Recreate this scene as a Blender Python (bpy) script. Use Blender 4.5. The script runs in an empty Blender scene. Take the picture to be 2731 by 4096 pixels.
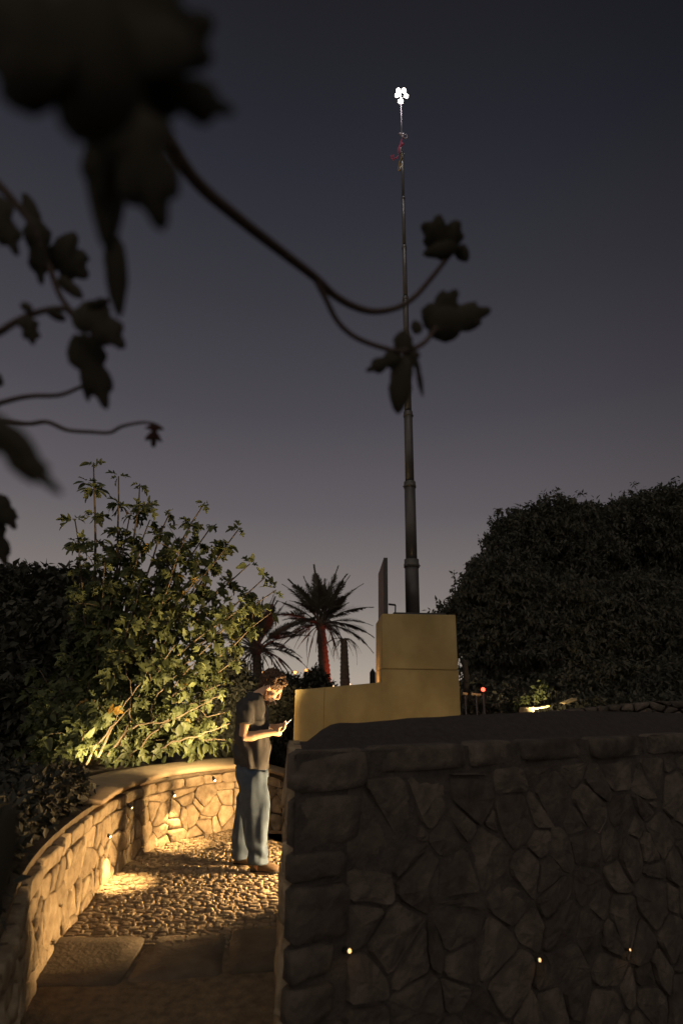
import bpy, bmesh, math, random
import numpy as np
from mathutils import Vector, Matrix, noise as mnoise
random.seed(7); RNG = np.random.default_rng(7)
S = bpy.context.scene
COL = S.collection

# ---------------------------------------------------------------- camera
IW, IH, F = 2731, 4096, 2180.0          # photograph size and focal length in its pixels
TILT, ROLL, CZ = math.radians(17.8), math.radians(1.0), 1.56
_f = np.array([0, math.cos(TILT), math.sin(TILT)]); _u0 = np.array([0, -math.sin(TILT), math.cos(TILT)]); _r0 = np.array([1., 0, 0])
_r = math.cos(ROLL)*_r0 + math.sin(ROLL)*_u0; _u = -math.sin(ROLL)*_r0 + math.cos(ROLL)*_u0
def ray(px, py): return _f + _r*((px-IW/2)/F) + _u*((IH/2-py)/F)
def P(px, py, Y):                        # survey helper: point of the place at forward distance Y
    d = ray(px, py); return np.array([0, 0, CZ]) + d*(Y/d[1])
def G(px, py, z=0.0):                    # survey helper: point on the level z
    d = ray(px, py); return np.array([0, 0, CZ]) + d*((z-CZ)/d[2])
def DEP(p): return float((np.asarray(p)-np.array([0, 0, CZ])) @ _f)
cam = bpy.data.cameras.new('camera'); camo = bpy.data.objects.new('camera', cam); COL.objects.link(camo)
cam.sensor_fit = 'VERTICAL'; cam.sensor_height = 36; cam.sensor_width = 24; cam.lens = F/IH*36
cam.clip_start = 0.02; cam.clip_end = 30000
camo.matrix_world = Matrix(((_r[0], _u[0], -_f[0], 0), (_r[1], _u[1], -_f[1], 0), (_r[2], _u[2], -_f[2], CZ), (0, 0, 0, 1)))
cam.dof.use_dof = True; cam.dof.focus_distance = 7.0; cam.dof.aperture_fstop = 1.6
S.camera = camo
# ---------------------------------------------------------------- world: last dusk glow
w = bpy.data.worlds.new('World'); S.world = w; w.use_nodes = True
nt = w.node_tree; nt.nodes.clear(); N = nt.nodes.new; L = nt.links.new
out = N('ShaderNodeOutputWorld'); bg = N('ShaderNodeBackground'); L(bg.outputs[0], out.inputs[0])
tc = N('ShaderNodeTexCoord'); sep = N('ShaderNodeSeparateXYZ'); L(tc.outputs['Generated'], sep.inputs[0])
ramp = N('ShaderNodeValToRGB'); L(sep.outputs['Z'], ramp.inputs[0])
def s2l(c): return tuple(((v/255)/12.92 if v/255 <= .04045 else ((v/255+.055)/1.055)**2.4) for v in c)
SKY = [(0.0, (172, 160, 147)), (.045, (158, 148, 138)), (.15, (126, 118, 115)), (.30, (96, 91, 95)), (.46, (74, 71, 78)), (.62, (57, 56, 63)),
       (.76, (42, 43, 51)), (.88, (31, 31, 36)), (1.0, (24, 24, 27))]
el = ramp.color_ramp.elements
while len(el) < len(SKY): el.new(0.5)
for e, (p_, c_) in zip(el, SKY): e.position = p_; e.color = (*s2l(c_), 1)
# brighter towards the sunset, darker away from it
dot = N('ShaderNodeVectorMath'); dot.operation = 'DOT_PRODUCT'; L(tc.outputs['Generated'], dot.inputs[0]); dot.inputs[1].default_value = (-.26, .965, 0)
flat = N('ShaderNodeCombineXYZ'); L(sep.outputs['X'], flat.inputs[0]); L(sep.outputs['Y'], flat.inputs[1]); nrm = N('ShaderNodeVectorMath'); nrm.operation = 'NORMALIZE'; L(flat.outputs[0], nrm.inputs[0]); L(nrm.outputs[0], dot.inputs[0])
mr = N('ShaderNodeMapRange'); mr.interpolation_type = 'SMOOTHSTEP'; L(dot.outputs['Value'], mr.inputs[0])
mr.inputs[1].default_value = .35; mr.inputs[2].default_value = 1.0; mr.inputs[3].default_value = .45; mr.inputs[4].default_value = 1.04
mul = N('ShaderNodeVectorMath'); mul.operation = 'SCALE'; L(ramp.outputs[0], mul.inputs[0]); L(mr.outputs[0], mul.inputs[3])
sky = N('ShaderNodeTexSky'); sky.sky_type = 'NISHITA'; sky.sun_disc = False
sky.sun_elevation = math.radians(-4.0); sky.sun_rotation = math.radians(-15)
sk2 = N('ShaderNodeVectorMath'); sk2.operation = 'SCALE'; L(sky.outputs[0], sk2.inputs[0]); sk2.inputs[3].default_value = .02
add = N('ShaderNodeVectorMath'); add.operation = 'ADD'; L(mul.outputs[0], add.inputs[0]); L(sk2.outputs[0], add.inputs[1])
L(add.outputs[0], bg.inputs[0]); bg.inputs[1].default_value = 1.0
# ---------------------------------------------------------------- soft fill added from behind the camera to lift the dark parts
sl = bpy.data.lights.new('fill_light', 'SUN'); sl.energy = .78; sl.angle = math.radians(140); sl.color = (1, .87, .74)
slo = bpy.data.objects.new('fill_light', sl); COL.objects.link(slo); slo.rotation_euler = (math.radians(74), 0, math.radians(-14))
S.view_settings.view_transform = 'Standard'; S.view_settings.look = 'None'; S.view_settings.exposure = 0; S.view_settings.gamma = 1
S.cycles.use_denoising = True; S.cycles.max_bounces = 6; S.cycles.diffuse_bounces = 3; S.cycles.sample_clamp_indirect = 3
try: S.cycles.denoiser = 'OPENIMAGEDENOISE'
except Exception: pass

# ---------------------------------------------------------------- materials
MATS = {}
def mat(name, c1, c2=None, scale=6.0, rough=.85, bump=0.0, bscale=40.0, spec=.3, rnd=0.0, metal=0.0, trans=0.0, detail=4, hue=None):
    m = bpy.data.materials.new(name); m.use_nodes = True; t = m.node_tree; n = t.nodes; l = t.links.new
    b = n['Principled BSDF']; b.inputs['Roughness'].default_value = rough; b.inputs['Metallic'].default_value = metal
    b.inputs['Specular IOR Level'].default_value = spec
    c2 = c2 or tuple(v*.7 for v in c1)
    g = n.new('ShaderNodeTexCoord'); no = n.new('ShaderNodeTexNoise'); no.inputs['Scale'].default_value = scale; no.inputs['Detail'].default_value = detail
    l(g.outputs['Object'], no.inputs['Vector'])
    cr = n.new('ShaderNodeValToRGB'); cr.color_ramp.elements[0].position = .32; cr.color_ramp.elements[1].position = .7
    cr.color_ramp.elements[0].color = (*c2, 1); cr.color_ramp.elements[1].color = (*c1, 1); l(no.outputs[0], cr.inputs[0])
    colour = cr.outputs[0]
    if rnd:
        ge = n.new('ShaderNodeNewGeometry'); oi = n.new('ShaderNodeObjectInfo')
        ad = n.new('ShaderNodeMath'); ad.operation = 'ADD'; l(ge.outputs['Random Per Island'], ad.inputs[0]); l(oi.outputs['Random'], ad.inputs[1])
        fr = n.new('ShaderNodeMath'); fr.operation = 'FRACT'; l(ad.outputs[0], fr.inputs[0])
        mp = n.new('ShaderNodeMapRange'); l(fr.outputs[0], mp.inputs[0]); mp.inputs[3].default_value = 1-rnd; mp.inputs[4].default_value = 1+rnd*.6
        hs = n.new('ShaderNodeHueSaturation'); l(colour, hs.inputs['Color']); l(mp.outputs[0], hs.inputs['Value'])
        colour = hs.outputs[0]
        if hue:
            rr = n.new('ShaderNodeValToRGB'); rr.color_ramp.interpolation = 'LINEAR'; e = rr.color_ramp.elements
            e[0].position = hue[1]; e[0].color = (0, 0, 0, 1); e[1].position = min(1, hue[1]+.04); e[1].color = (1, 1, 1, 1); l(fr.outputs[0], rr.inputs[0])
            mx = n.new('ShaderNodeMix'); mx.data_type = 'RGBA'; l(rr.outputs[0], mx.inputs['Factor']); l(colour, mx.inputs['A']); mx.inputs['B'].default_value = (*hue[0], 1)
            colour = mx.outputs['Result']
    l(colour, b.inputs['Base Color'])
    if bump:
        n2 = n.new('ShaderNodeTexNoise'); n2.inputs['Scale'].default_value = bscale; n2.inputs['Detail'].default_value = 6; l(g.outputs['Object'], n2.inputs['Vector'])
        bp = n.new('ShaderNodeBump'); bp.inputs['Strength'].default_value = bump; bp.inputs['Distance'].default_value = .02; l(n2.outputs[0], bp.inputs['Height']); l(bp.outputs[0], b.inputs['Normal'])
    if trans:
        tr = n.new('ShaderNodeBsdfTranslucent'); l(colour, tr.inputs['Color']); ms = n.new('ShaderNodeMixShader'); ms.inputs[0].default_value = trans
        l(b.outputs[0], ms.inputs[1]); l(tr.outputs[0], ms.inputs[2]); l(ms.outputs[0], n['Material Output'].inputs['Surface'])
    MATS[name] = m; return m
def glow(name, c, s):
    m = bpy.data.materials.new(name); m.use_nodes = True; n = m.node_tree.nodes; b = n['Principled BSDF']
    b.inputs['Base Color'].default_value = (*c, 1); b.inputs['Emission Color'].default_value = (*c, 1); b.inputs['Emission Strength'].default_value = s
    MATS[name] = m; return m
WARM = (1.0, .62, .25)
mat('limestone', (.50, .395, .26), (.27, .20, .12), 13, .92, .9, 24, rnd=.25, detail=8)
mat('brown_stone', (0.135, 0.108, 0.088), (0.062, 0.049, 0.04), 8, .93, 1.0, 18, rnd=.32, detail=10)
mat('mortar', (.20, .15, .095), (.11, .083, .055), 14, .95, .6, 60)
mat('dark_mortar', (0.085, 0.07, 0.059), (0.05, 0.041, 0.035), 14, .95, .6, 60)
mat('coping', (.40, .30, .185), (.31, .23, .14), 5, .9, .35, 55)
mat('cobble', (.40, .31, .20), (.24, .18, .115), 10, .8, .5, 45, rnd=.35)
mat('sand', (.24, .18, .115), (.13, .098, .064), 18, .95, .6, 70)
mat('slab', (0.19, 0.152, 0.108), (0.115, 0.09, 0.064), 6, .88, .5, 35, rnd=.2)
mat('soil', (.085, .062, .048), (.04, .03, .025), 22, .97, .8, 70)
mat('mound', (0.062, 0.051, 0.047), (0.043, 0.035, 0.032), 26, .97, .5, 120)
mat('earth', (.06, .052, .04), (.03, .027, .022), 3, .97)
mat('plaster', (.47, .36, .165), (.36, .275, .125), 2.2, .9, .3, 220, detail=9)
_t = MATS['plaster'].node_tree; _n = _t.nodes; _b = _n['Principled BSDF']; _src = _b.inputs['Base Color'].links[0].from_socket
_g = _n.new('ShaderNodeTexCoord'); _mp = _n.new('ShaderNodeMapping'); _mp.inputs['Scale'].default_value = (1.6, 1.6, 1.1); _no = _n.new('ShaderNodeTexNoise'); _no.inputs['Scale'].default_value = 1.6; _no.inputs['Detail'].default_value = 9
_cr = _n.new('ShaderNodeValToRGB'); _cr.color_ramp.elements[0].position = .38; _cr.color_ramp.elements[0].color = (.66, .64, .60, 1); _cr.color_ramp.elements[1].position = .58; _cr.color_ramp.elements[1].color = (1, 1, 1, 1)
_mx = _n.new('ShaderNodeMix'); _mx.data_type = 'RGBA'; _mx.blend_type = 'MULTIPLY'; _mx.inputs['Factor'].default_value = .6
_t.links.new(_g.outputs['Object'], _mp.inputs[0]); _t.links.new(_mp.outputs[0], _no.inputs['Vector']); _t.links.new(_no.outputs[0], _cr.inputs[0]); _t.links.new(_src, _mx.inputs['A']); _t.links.new(_cr.outputs[0], _mx.inputs['B']); _t.links.new(_mx.outputs['Result'], _b.inputs['Base Color'])
mat('joint', (.26, .19, .08), None, 8, .95)
mat('dark_metal', (.06, .055, .055), (.035, .033, .033), 6, .5, spec=.4)
mat('lid_face', (.20, .135, .115), (.15, .10, .09), 5, .7)
mat('mast_metal', (.115, .105, .10), (.07, .064, .062), 3, .45, metal=.2, spec=.5)
mat('mast_collar', (.13, .12, .11), (.08, .075, .07), 8, .45, metal=.3)
mat('fig_leaf', (.125, .140, .052), (.065, .078, .030), 5, .55, spec=.3, rnd=.45, trans=.28, hue=((.34, .19, .03), .985))
mat('near_leaf', (0.1, 0.09, 0.066), (0.075, 0.067, 0.05), 8, .8, rnd=.15, trans=.45)
mat('red_leaf', (.07, .022, .018), (.04, .014, .012), 8, .6, trans=.1)
mat('fig_bark', (.155, .115, .07), (.09, .066, .042), 9, .85, .4, 60)
mat('near_bark', (0.11, 0.08, 0.066), (0.07, 0.05, 0.043), 9, .85, .4, 90)
mat('dark_leaf', (0.095, 0.093, 0.066), (0.062, 0.06, 0.045), 3, .6, rnd=.5, trans=.12)
mat('black_leaf', (0.06, 0.058, 0.042), (0.035, 0.034, 0.026), 3, .7, rnd=.4)
mat('tree_leaf', (0.115, 0.112, 0.085), (0.085, 0.082, 0.064), 3, .7, rnd=.25, trans=.3)
mat('dark_bark', (.05, .038, .03), (.03, .023, .018), 6, .9, .5, 30)
mat('palm_leaf', (0.2, 0.18, 0.135), (0.14, 0.12, 0.095), 2, .6, rnd=.3, trans=.3)
mat('palm_dead', (.14, .085, .055), (.08, .05, .035), 4, .8, rnd=.3)
mat('palm_bark', (.15, .11, .08), (.07, .05, .04), 9, .95, .8, 14)
mat('skin', (.68, .43, .28), (.60, .35, .21), 12, .55, .12, 90, spec=.35)
mat('hair', (.13, .07, .035), (.03, .018, .011), 60, .6, spec=.35)
mat('beard', (.20, .10, .05), (.12, .06, .03), 60, .7)
mat('shirt', (.056, .055, .056), (.04, .039, .04), 14, .92, .25, 240)
mat('denim', (.075, .108, .155), (.04, .06, .098), 9, .9, .35, 260)
mat('shoe', (.13, .085, .05), (.08, .052, .032), 12, .75, .2, 60)
mat('sole', (.03, .027, .024), None, 12, .8)
mat('paper', (.75, .72, .66), (.7, .66, .6), 12, .8)
mat('phone_case', (.02, .02, .022), None, 6, .35)
mat('red_cloth', (0.72, 0.14, 0.26), (0.5, 0.08, 0.18), 12, .8)
mat('pale_cord', (.55, .5, .6), None, 12, .6)
mat('brass', (.45, .30, .10), None, 8, .4, metal=.6)
mat('picket', (.03, .027, .025), None, 6, .8)
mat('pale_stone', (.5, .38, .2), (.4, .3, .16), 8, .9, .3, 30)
mat('water', (.02, .025, .03), None, 1, .12, spec=.5)
mat('far_wall', (.16, .13, .1), None, 2, .9)
glow('lens', (1, .72, .38), 22); glow('lens_dim', (1, .68, .34), 7); glow('led_white', (1, .93, .88), 6)
glow('street_bulb', (1, .42, .10), 3.2); glow('red_lens', (1, .08, .04), 5); glow('screen', (1, .80, .56), 16); glow('ember', (1, .25, .05), 1.2)
glow('lens_amber', (1, .60, .24), 1.9)
glow('far_bulb', (1, .62, .3), 2.5)

# ---------------------------------------------------------------- object helpers
WL = {}
def link(o, parent=None, wl=None):
    COL.objects.link(o)
    if parent is not None: o.parent = parent
    WL[o.name] = wl if wl is not None else (WL[parent.name] if parent is not None else np.zeros(3))
    return o
def tag(o, label, cat=None, group=None, kind=None):
    if label: o['label'] = label
    if cat: o['category'] = cat
    if group: o['group'] = group
    if kind: o['kind'] = kind
    return o
def root(name, loc, label, cat, group=None, kind=None):
    o = bpy.data.objects.new(name, None); o.empty_display_size = .1; o.location = [float(v) for v in loc]
    link(o, None, np.array(loc, float)); return tag(o, label, cat, group, kind)
def me(name, V, Fc, m, smooth=True):
    d = bpy.data.meshes.new(name); d.from_pydata([tuple(map(float, v)) for v in V], [], Fc)
    if isinstance(m, (list, tuple)):
        for k in m: d.materials.append(MATS[k])
    else: d.materials.append(MATS[m])
    if smooth: d.polygons.foreach_set('use_smooth', [True]*len(d.polygons))
    d.update(); return d
def obj(name, V, Fc, m, parent=None, smooth=True):
    off = WL[parent.name] if parent is not None else np.zeros(3)
    o = bpy.data.objects.new(name, me(name, np.asarray(V, float)-off, Fc, m, smooth))
    return link(o, parent)
class MB:
    def __init__(s): s.V = []; s.F = []
    def add(s, V, Fc):
        k = len(s.V); s.V.extend([tuple(v) for v in V]); s.F.extend([tuple(i+k for i in f) for f in Fc]); return s
    def box(s, a, b):
        (x0, y0, z0), (x1, y1, z1) = a, b
        return s.add([(x0, y0, z0), (x1, y0, z0), (x1, y1, z0), (x0, y1, z0), (x0, y0, z1), (x1, y0, z1), (x1, y1, z1), (x0, y1, z1)],
                     [(3, 2, 1, 0), (4, 5, 6, 7), (0, 1, 5, 4), (1, 2, 6, 5), (2, 3, 7, 6), (3, 0, 4, 7)])
    def tube(s, pts, rad, n=8, caps=True):
        pts = [np.asarray(p, float) for p in pts]; m = len(pts)
        if not hasattr(rad, '__len__'): rad = [rad]*m
        V = []; ref = None
        for i in range(m):
            t = pts[min(i+1, m-1)]-pts[max(i-1, 0)]; t = t/(np.linalg.norm(t)+1e-12)
            if ref is None:
                a = np.array([0, 0, 1.]) if abs(t[2]) < .8 else np.array([1., 0, 0]); ref = np.cross(t, a)
            ref = ref-t*(ref@t); ref /= np.linalg.norm(ref)+1e-12; bn = np.cross(t, ref)
            ri = rad[i]; ra, rb = ri if hasattr(ri, '__len__') else (ri, ri)
            for k in range(n):
                a = 2*math.pi*k/n; V.append(pts[i]+ref*math.cos(a)*ra+bn*math.sin(a)*rb)
        Fc = [(i*n+k, i*n+(k+1) % n, (i+1)*n+(k+1) % n, (i+1)*n+k) for i in range(m-1) for k in range(n)]
        if caps: Fc += [tuple(range(n-1, -1, -1)), tuple((m-1)*n+k for k in range(n))]
        return s.add(V, Fc)
    def ell(s, c, r, axes=None, nu=12, nv=8):
        c = np.asarray(c, float); A = np.eye(3) if axes is None else np.asarray(axes, float)
        V = [c+A[2]*r[2]]; 
        for j in range(1, nv):
            th = math.pi*j/nv
            for i in range(nu):
                ph = 2*math.pi*i/nu; V.append(c+A[0]*r[0]*math.sin(th)*math.cos(ph)+A[1]*r[1]*math.sin(th)*math.sin(ph)+A[2]*r[2]*math.cos(th))
        V.append(c-A[2]*r[2]); Fc = []
        for i in range(nu): Fc.append((0, 1+i, 1+(i+1) % nu))
        for j in range(nv-2):
            for i in range(nu): a = 1+j*nu; Fc.append((a+i, a+nu+i, a+nu+(i+1) % nu, a+(i+1) % nu))
        a = 1+(nv-2)*nu
        for i in range(nu): Fc.append((len(V)-1, a+(i+1) % nu, a+i))
        return s.add(V, Fc)
    def loft(s, rings, caps=True):
        n = len(rings[0]); V = [v for r_ in rings for v in r_]; m = len(rings)
        Fc = [(i*n+k, i*n+(k+1) % n, (i+1)*n+(k+1) % n, (i+1)*n+k) for i in range(m-1) for k in range(n)]
        if caps: Fc += [tuple(range(n-1, -1, -1)), tuple((m-1)*n+k for k in range(n))]
        return s.add(V, Fc)
    def build(s, name, m, parent=None, smooth=True): return obj(name, s.V, s.F, m, parent, smooth)
def bez(a, b, c, n):
    a, b, c = map(np.asarray, (a, b, c)); return [(1-t)**2*a+2*t*(1-t)*b+t*t*c for t in np.linspace(0, 1, n)]
def catmull(pts, sub=5):
    p = [np.asarray(q, float) for q in pts]; p = [2*p[0]-p[1]]+p+[2*p[-1]-p[-2]]; o = []
    for i in range(1, len(p)-2):
        for k in range(sub):
            t = k/sub; o.append(.5*((2*p[i])+(p[i+1]-p[i-1])*t+(2*p[i-1]-5*p[i]+4*p[i+1]-p[i+2])*t*t+(3*p[i]-p[i-1]-3*p[i+1]+p[i+2])*t**3))
    return o+[p[-2]]
def remesh(mb, voxel, smooth_it=4, fac=.5):
    d = bpy.data.meshes.new('tmp'); d.from_pydata([tuple(map(float, v)) for v in mb.V], [], mb.F); d.update()
    o = bpy.data.objects.new('tmp', d); COL.objects.link(o)
    m = o.modifiers.new('r', 'REMESH'); m.mode = 'VOXEL'; m.voxel_size = voxel; m.adaptivity = 0
    m2 = o.modifiers.new('s', 'SMOOTH'); m2.iterations = smooth_it; m2.factor = fac
    dg = bpy.context.evaluated_depsgraph_get(); dg.update(); ev = o.evaluated_get(dg); e = ev.to_mesh()
    V = np.empty(len(e.vertices)*3); e.vertices.foreach_get('co', V); V = V.reshape(-1, 3); Fc = [tuple(p.vertices) for p in e.polygons]
    Nn = np.empty(len(e.vertices)*3); e.vertices.foreach_get('normal', Nn); Nn = Nn.reshape(-1, 3)
    ev.to_mesh_clear(); bpy.data.objects.remove(o); bpy.data.meshes.remove(d)
    return V, Fc, Nn
def nz(p, s=1.0, o=0.0): return mnoise.noise(Vector((p[0]*s+o, p[1]*s+o*1.7, p[2]*s-o)))
def spot(name, loc, to, power, col=WARM, angle=120, blend=.6, rad=.02, parent=None):
    l = bpy.data.lights.new(name, 'SPOT'); l.energy = power; l.color = col; l.spot_size = math.radians(angle); l.spot_blend = blend; l.shadow_soft_size = rad
    o = bpy.data.objects.new(name, l); COL.objects.link(o)
    d = Vector([float(v) for v in np.asarray(to)-np.asarray(loc)]); q = d.to_track_quat('-Z', 'Y'); loc = np.asarray(loc, float)
    if parent is not None: o.parent = parent; loc = loc-WL[parent.name]
    o.location = [float(v) for v in loc]; o.rotation_euler = q.to_euler(); return o
def point(name, loc, power, col=WARM, rad=.02, parent=None):
    l = bpy.data.lights.new(name, 'POINT'); l.energy = power; l.color = col; l.shadow_soft_size = rad
    o = bpy.data.objects.new(name, l); COL.objects.link(o); loc = np.asarray(loc, float)
    if parent is not None: o.parent = parent; loc = loc-WL[parent.name]
    o.location = [float(v) for v in loc]; return o

# ---------------------------------------------------------------- stone tools
def clip(poly, n, d):                    # keep n.p <= d
    o = []
    for i in range(len(poly)):
        a, b = poly[i], poly[(i+1) % len(poly)]; da, db = n@a-d, n@b-d
        if da <= 0: o.append(a)
        if (da < 0 < db) or (db < 0 < da): o.append(a+(b-a)*(da/(da-db)))
    return o
def voronoi(seeds, box, aspect=1.0, wmax=0.0):
    wt_ = RNG.uniform(0, wmax, len(seeds)) if wmax else np.zeros(len(seeds))
    u0, v0, u1, v1 = box; res = []
    sc = np.array([1.0, aspect])
    for i, s in enumerate(seeds):
        poly = [np.array(q, float)*sc for q in ((u0, v0), (u1, v0), (u1, v1), (u0, v1))]; a = s*sc
        for j in np.argsort(((seeds*sc-a)**2).sum(1))[1:16]:
            b = seeds[j]*sc; n = b-a; poly = clip(poly, n, (b@b-a@a+wt_[i]-wt_[j])/2)
            if len(poly) < 3: break
        if len(poly) >= 3: res.append([q/sc for q in poly])
    return res
def seeds_in(box, du, dv, jit=.38):
    u0, v0, u1, v1 = box; o = []; nr = max(1, round((v1-v0)/dv))
    for r_ in range(nr):
        v = v0+(r_+.5)*(v1-v0)/nr; nc = max(1, round((u1-u0)/du*random.uniform(.85, 1.2)))
        for c in range(nc): o.append((u0+(c+.5+random.uniform(-jit, jit))*(u1-u0)/nc, v+random.uniform(-jit, jit)*(v1-v0)/nr))
    return np.array(o)
def inset(poly, g):
    c = sum(poly)/len(poly); q = [np.array(p_) for p_ in poly]
    area = sum(a[0]*b[1]-a[1]*b[0] for a, b in zip(q, q[1:]+q[:1]))
    if area < 0: q = q[::-1]
    base = [p_.copy() for p_ in q]; res = base
    for a, b in zip(q, q[1:]+q[:1]):
        e = b-a; ln = np.linalg.norm(e)
        if ln < 1e-5: continue
        n = np.array([e[1], -e[0]])/ln; res = clip(res, n, n@a-g)
        if len(res) < 3: return None
    return res
def soften(poly, it=1, q=.2):
    for _ in range(it):
        o = []
        for a, b in zip(poly, poly[1:]+poly[:1]): o += [a*(1-q)+b*q, a*q+b*(1-q)]
        poly = o
    return poly
def stone(name, poly, mapf, parent, m, gap=.010, depth=.03, bulge=.012, back=.05, rounds=1, flat_=None):
    q = inset([np.array(p_, float) for p_ in poly], gap)
    if q is None: return None
    # drop tiny edges, add midpoints on long edges so that outlines can wander
    c = sum(q)/len(q); size = max(np.linalg.norm(p_-c) for p_ in q)
    if size < .025: return None
    qq = []
    for a, b in zip(q, q[1:]+q[:1]):
        qq.append(a)
        if np.linalg.norm(b-a) > .11: qq.append((a+b)/2+np.array([random.uniform(-1, 1), random.uniform(-1, 1)])*.007)
    q = soften(qq, rounds); n = len(q); c = sum(q)/n
    d = depth*random.uniform(.6, 1.3); tilt = np.array([random.uniform(-1, 1), random.uniform(-1, 1)])*.13
    V = []
    for k, (sc, dd) in enumerate(((1.0, -back), (1.0, d*.55), (.955, d*.92), (.6, d+bulge*.4))):
        for i_, p_ in enumerate(q):
            pp = c+(p_-c)*sc; h = dd
            if k >= 2: h += (pp-c)@tilt+nz((pp[0], pp[1], 0), 14, k)*.010+random.uniform(-.0035, .0035)
            V.append(mapf(pp[0], pp[1], h))
    V.append(mapf(c[0], c[1], d+bulge+random.uniform(-.004, .006)))
    Fc = [(r_*n+i, r_*n+(i+1) % n, (r_+1)*n+(i+1) % n, (r_+1)*n+i) for r_ in range(3) for i in range(n)]
    Fc += [(3*n+i, 3*n+(i+1) % n, 4*n) for i in range(n)]
    return obj(name, V, Fc, m, parent, flat_ is None)

# =============================================================== SETTING
# --- ground: garden plateau falling away to a lake valley
rings = [0, 3, 6, 10, 16, 24, 34, 46, 60, 90, 140, 240, 420, 900, 2000, 5000, 12000]
V = []; nseg = 64
for r_ in rings:
    for k in range(nseg):
        a = 2*math.pi*k/nseg; x, y = r_*math.cos(a), r_*math.sin(a)
        z = -.42 if r_ < 46 else -.42-34*min(1, ((r_-46)/240))**.9
        V.append((x, y, z+(.05*math.sin(x*.6)*math.cos(y*.5) if 10 < r_ < 60 else 0)-(.06 if 10 < r_ < 60 else 0)))
Fc = [(i*nseg+k, (i+1)*nseg+k, (i+1)*nseg+(k+1) % nseg, i*nseg+(k+1) % nseg) for i in range(len(rings)-1) for k in range(nseg)]
tag(obj('ground', V, Fc, 'earth'), 'dark garden earth falling away to a valley', kind='structure')
Vw = [(-9000, 420, -33.6), (9000, 420, -33.6), (9000, 11500, -33.6), (-9000, 11500, -33.6)]
tag(obj('water', Vw, [(0, 1, 2, 3)], 'water', smooth=False), 'dim lake in the valley far below', kind='structure')

# --- left wall plan (front face line) and its level
LW = catmull([(-1.02, 1.9), (-1.30, 2.62), (-1.60, 3.34), (-1.80, 4.1), (-1.94, 5.05), (-1.965, 5.75), (-1.84, 6.35), (-1.52, 6.82), (-1.10, 7.18), (-.60, 7.42), (.05, 7.5), (.9, 7.5)], 8)
LW = [np.array(p_) for p_ in LW]
LU = np.concatenate([[0], np.cumsum([np.linalg.norm(b-a) for a, b in zip(LW, LW[1:])])]); LLEN = LU[-1]
def lw_at(u):
    u = min(max(u, 0), LLEN-1e-6); i = min(int(np.searchsorted(LU, u, 'right'))-1, len(LW)-2)
    t = (u-LU[i])/(LU[i+1]-LU[i]); p_ = LW[i]*(1-t)+LW[i+1]*t
    a = LW[max(i-1, 0)]; b = LW[min(i+2, len(LW)-1)]; tg = (b-a)/np.linalg.norm(b-a)
    return p_, np.array([tg[1], -tg[0]])         # point, normal towards the path
U_TURN = next(LU[i] for i, p_ in enumerate(LW) if p_[0] > -1.15 and p_[1] > 6)
def drop(u): return -.42*max(0, min(1, (u-U_TURN)/1.35))**1.2 if u > U_TURN else 0.0
LH = .60
def lmap(u, v, h):
    p_, n = lw_at(u); b = .05*(1-v/LH)
    return np.array([p_[0]+n[0]*(h+b), p_[1]+n[1]*(h+b), v+drop(u)])
lwall = root('stone_wall', (-1.95, 5.3, 0), 'low curved rubble stone wall with smooth coping, lit warm beside the cobbled path', 'stone wall')
mb = MB(); us = np.linspace(0, LLEN, 70)
rr = []
for u in us:
    p_, n = lw_at(u); z = drop(u)
    rr.append([(p_[0]+n[0]*.045, p_[1]+n[1]*.045, z-.45), (p_[0]+n[0]*.045, p_[1]+n[1]*.045, z), (p_[0]-n[0]*.004, p_[1]-n[1]*.004, z+LH-.03), (p_[0]-n[0]*.035, p_[1]-n[1]*.035, z+LH-.03), (p_[0]-n[0]*.035, p_[1]-n[1]*.035, z+LH+.02), (p_[0]-n[0]*.42, p_[1]-n[1]*.42, z+LH+.02), (p_[0]-n[0]*.42, p_[1]-n[1]*.42, z-.45)])
mb.loft(rr).build('core', 'mortar', lwall, False)
# top course of longer stones, rubble below
u = .25; vb = LH-.115
while u < LLEN-.1:
    ln = random.uniform(.18, .42); a = min(u+ln, LLEN-.02); hh = random.uniform(-.012, .012)
    stone('stone', [(u, vb+hh), (a, vb+random.uniform(-.012, .012)), (a, LH-.018), (u, LH-.018)], lmap, lwall, 'limestone', .005, .022, .006); u = a
sd = seeds_in((.2, -.03, LLEN-.05, vb), .17, .14, .55)
for poly in voronoi(sd, (.2, -.05, LLEN-.05, vb-.004), 1.15, .010): stone('stone', poly, lmap, lwall, 'limestone', random.uniform(.0025, .006), .022, .006)
# coping: one cast band, uneven front edge
rr = []; ucap0 = float(np.interp(4.9, [p_[1] for p_ in LW[:44]], LU[:44]))
for u in np.linspace(ucap0, LLEN, 90):
    p_, n = lw_at(u); z = drop(u)+LH; e = .045+.014*nz((u*3, 0, 0), 2.2)+.006*nz((u, 3, 0), 9); bk = -.46+.02*nz((u, 7, 0), 2)
    zz = .012*nz((u, 1, 0), 1.7)
    prof = [(e-.012, .022), (e-.004, .026), (e, .054), (e-.012, .066+zz*.5), (-.15, .088+zz), (-.32, .095+zz), (bk, .085), (bk, .022)]
    rr.append([(p_[0]+n[0]*a, p_[1]+n[1]*a, z+b) for a, b in prof])
MB().loft(rr).build('coping', 'coping', lwall)

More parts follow.
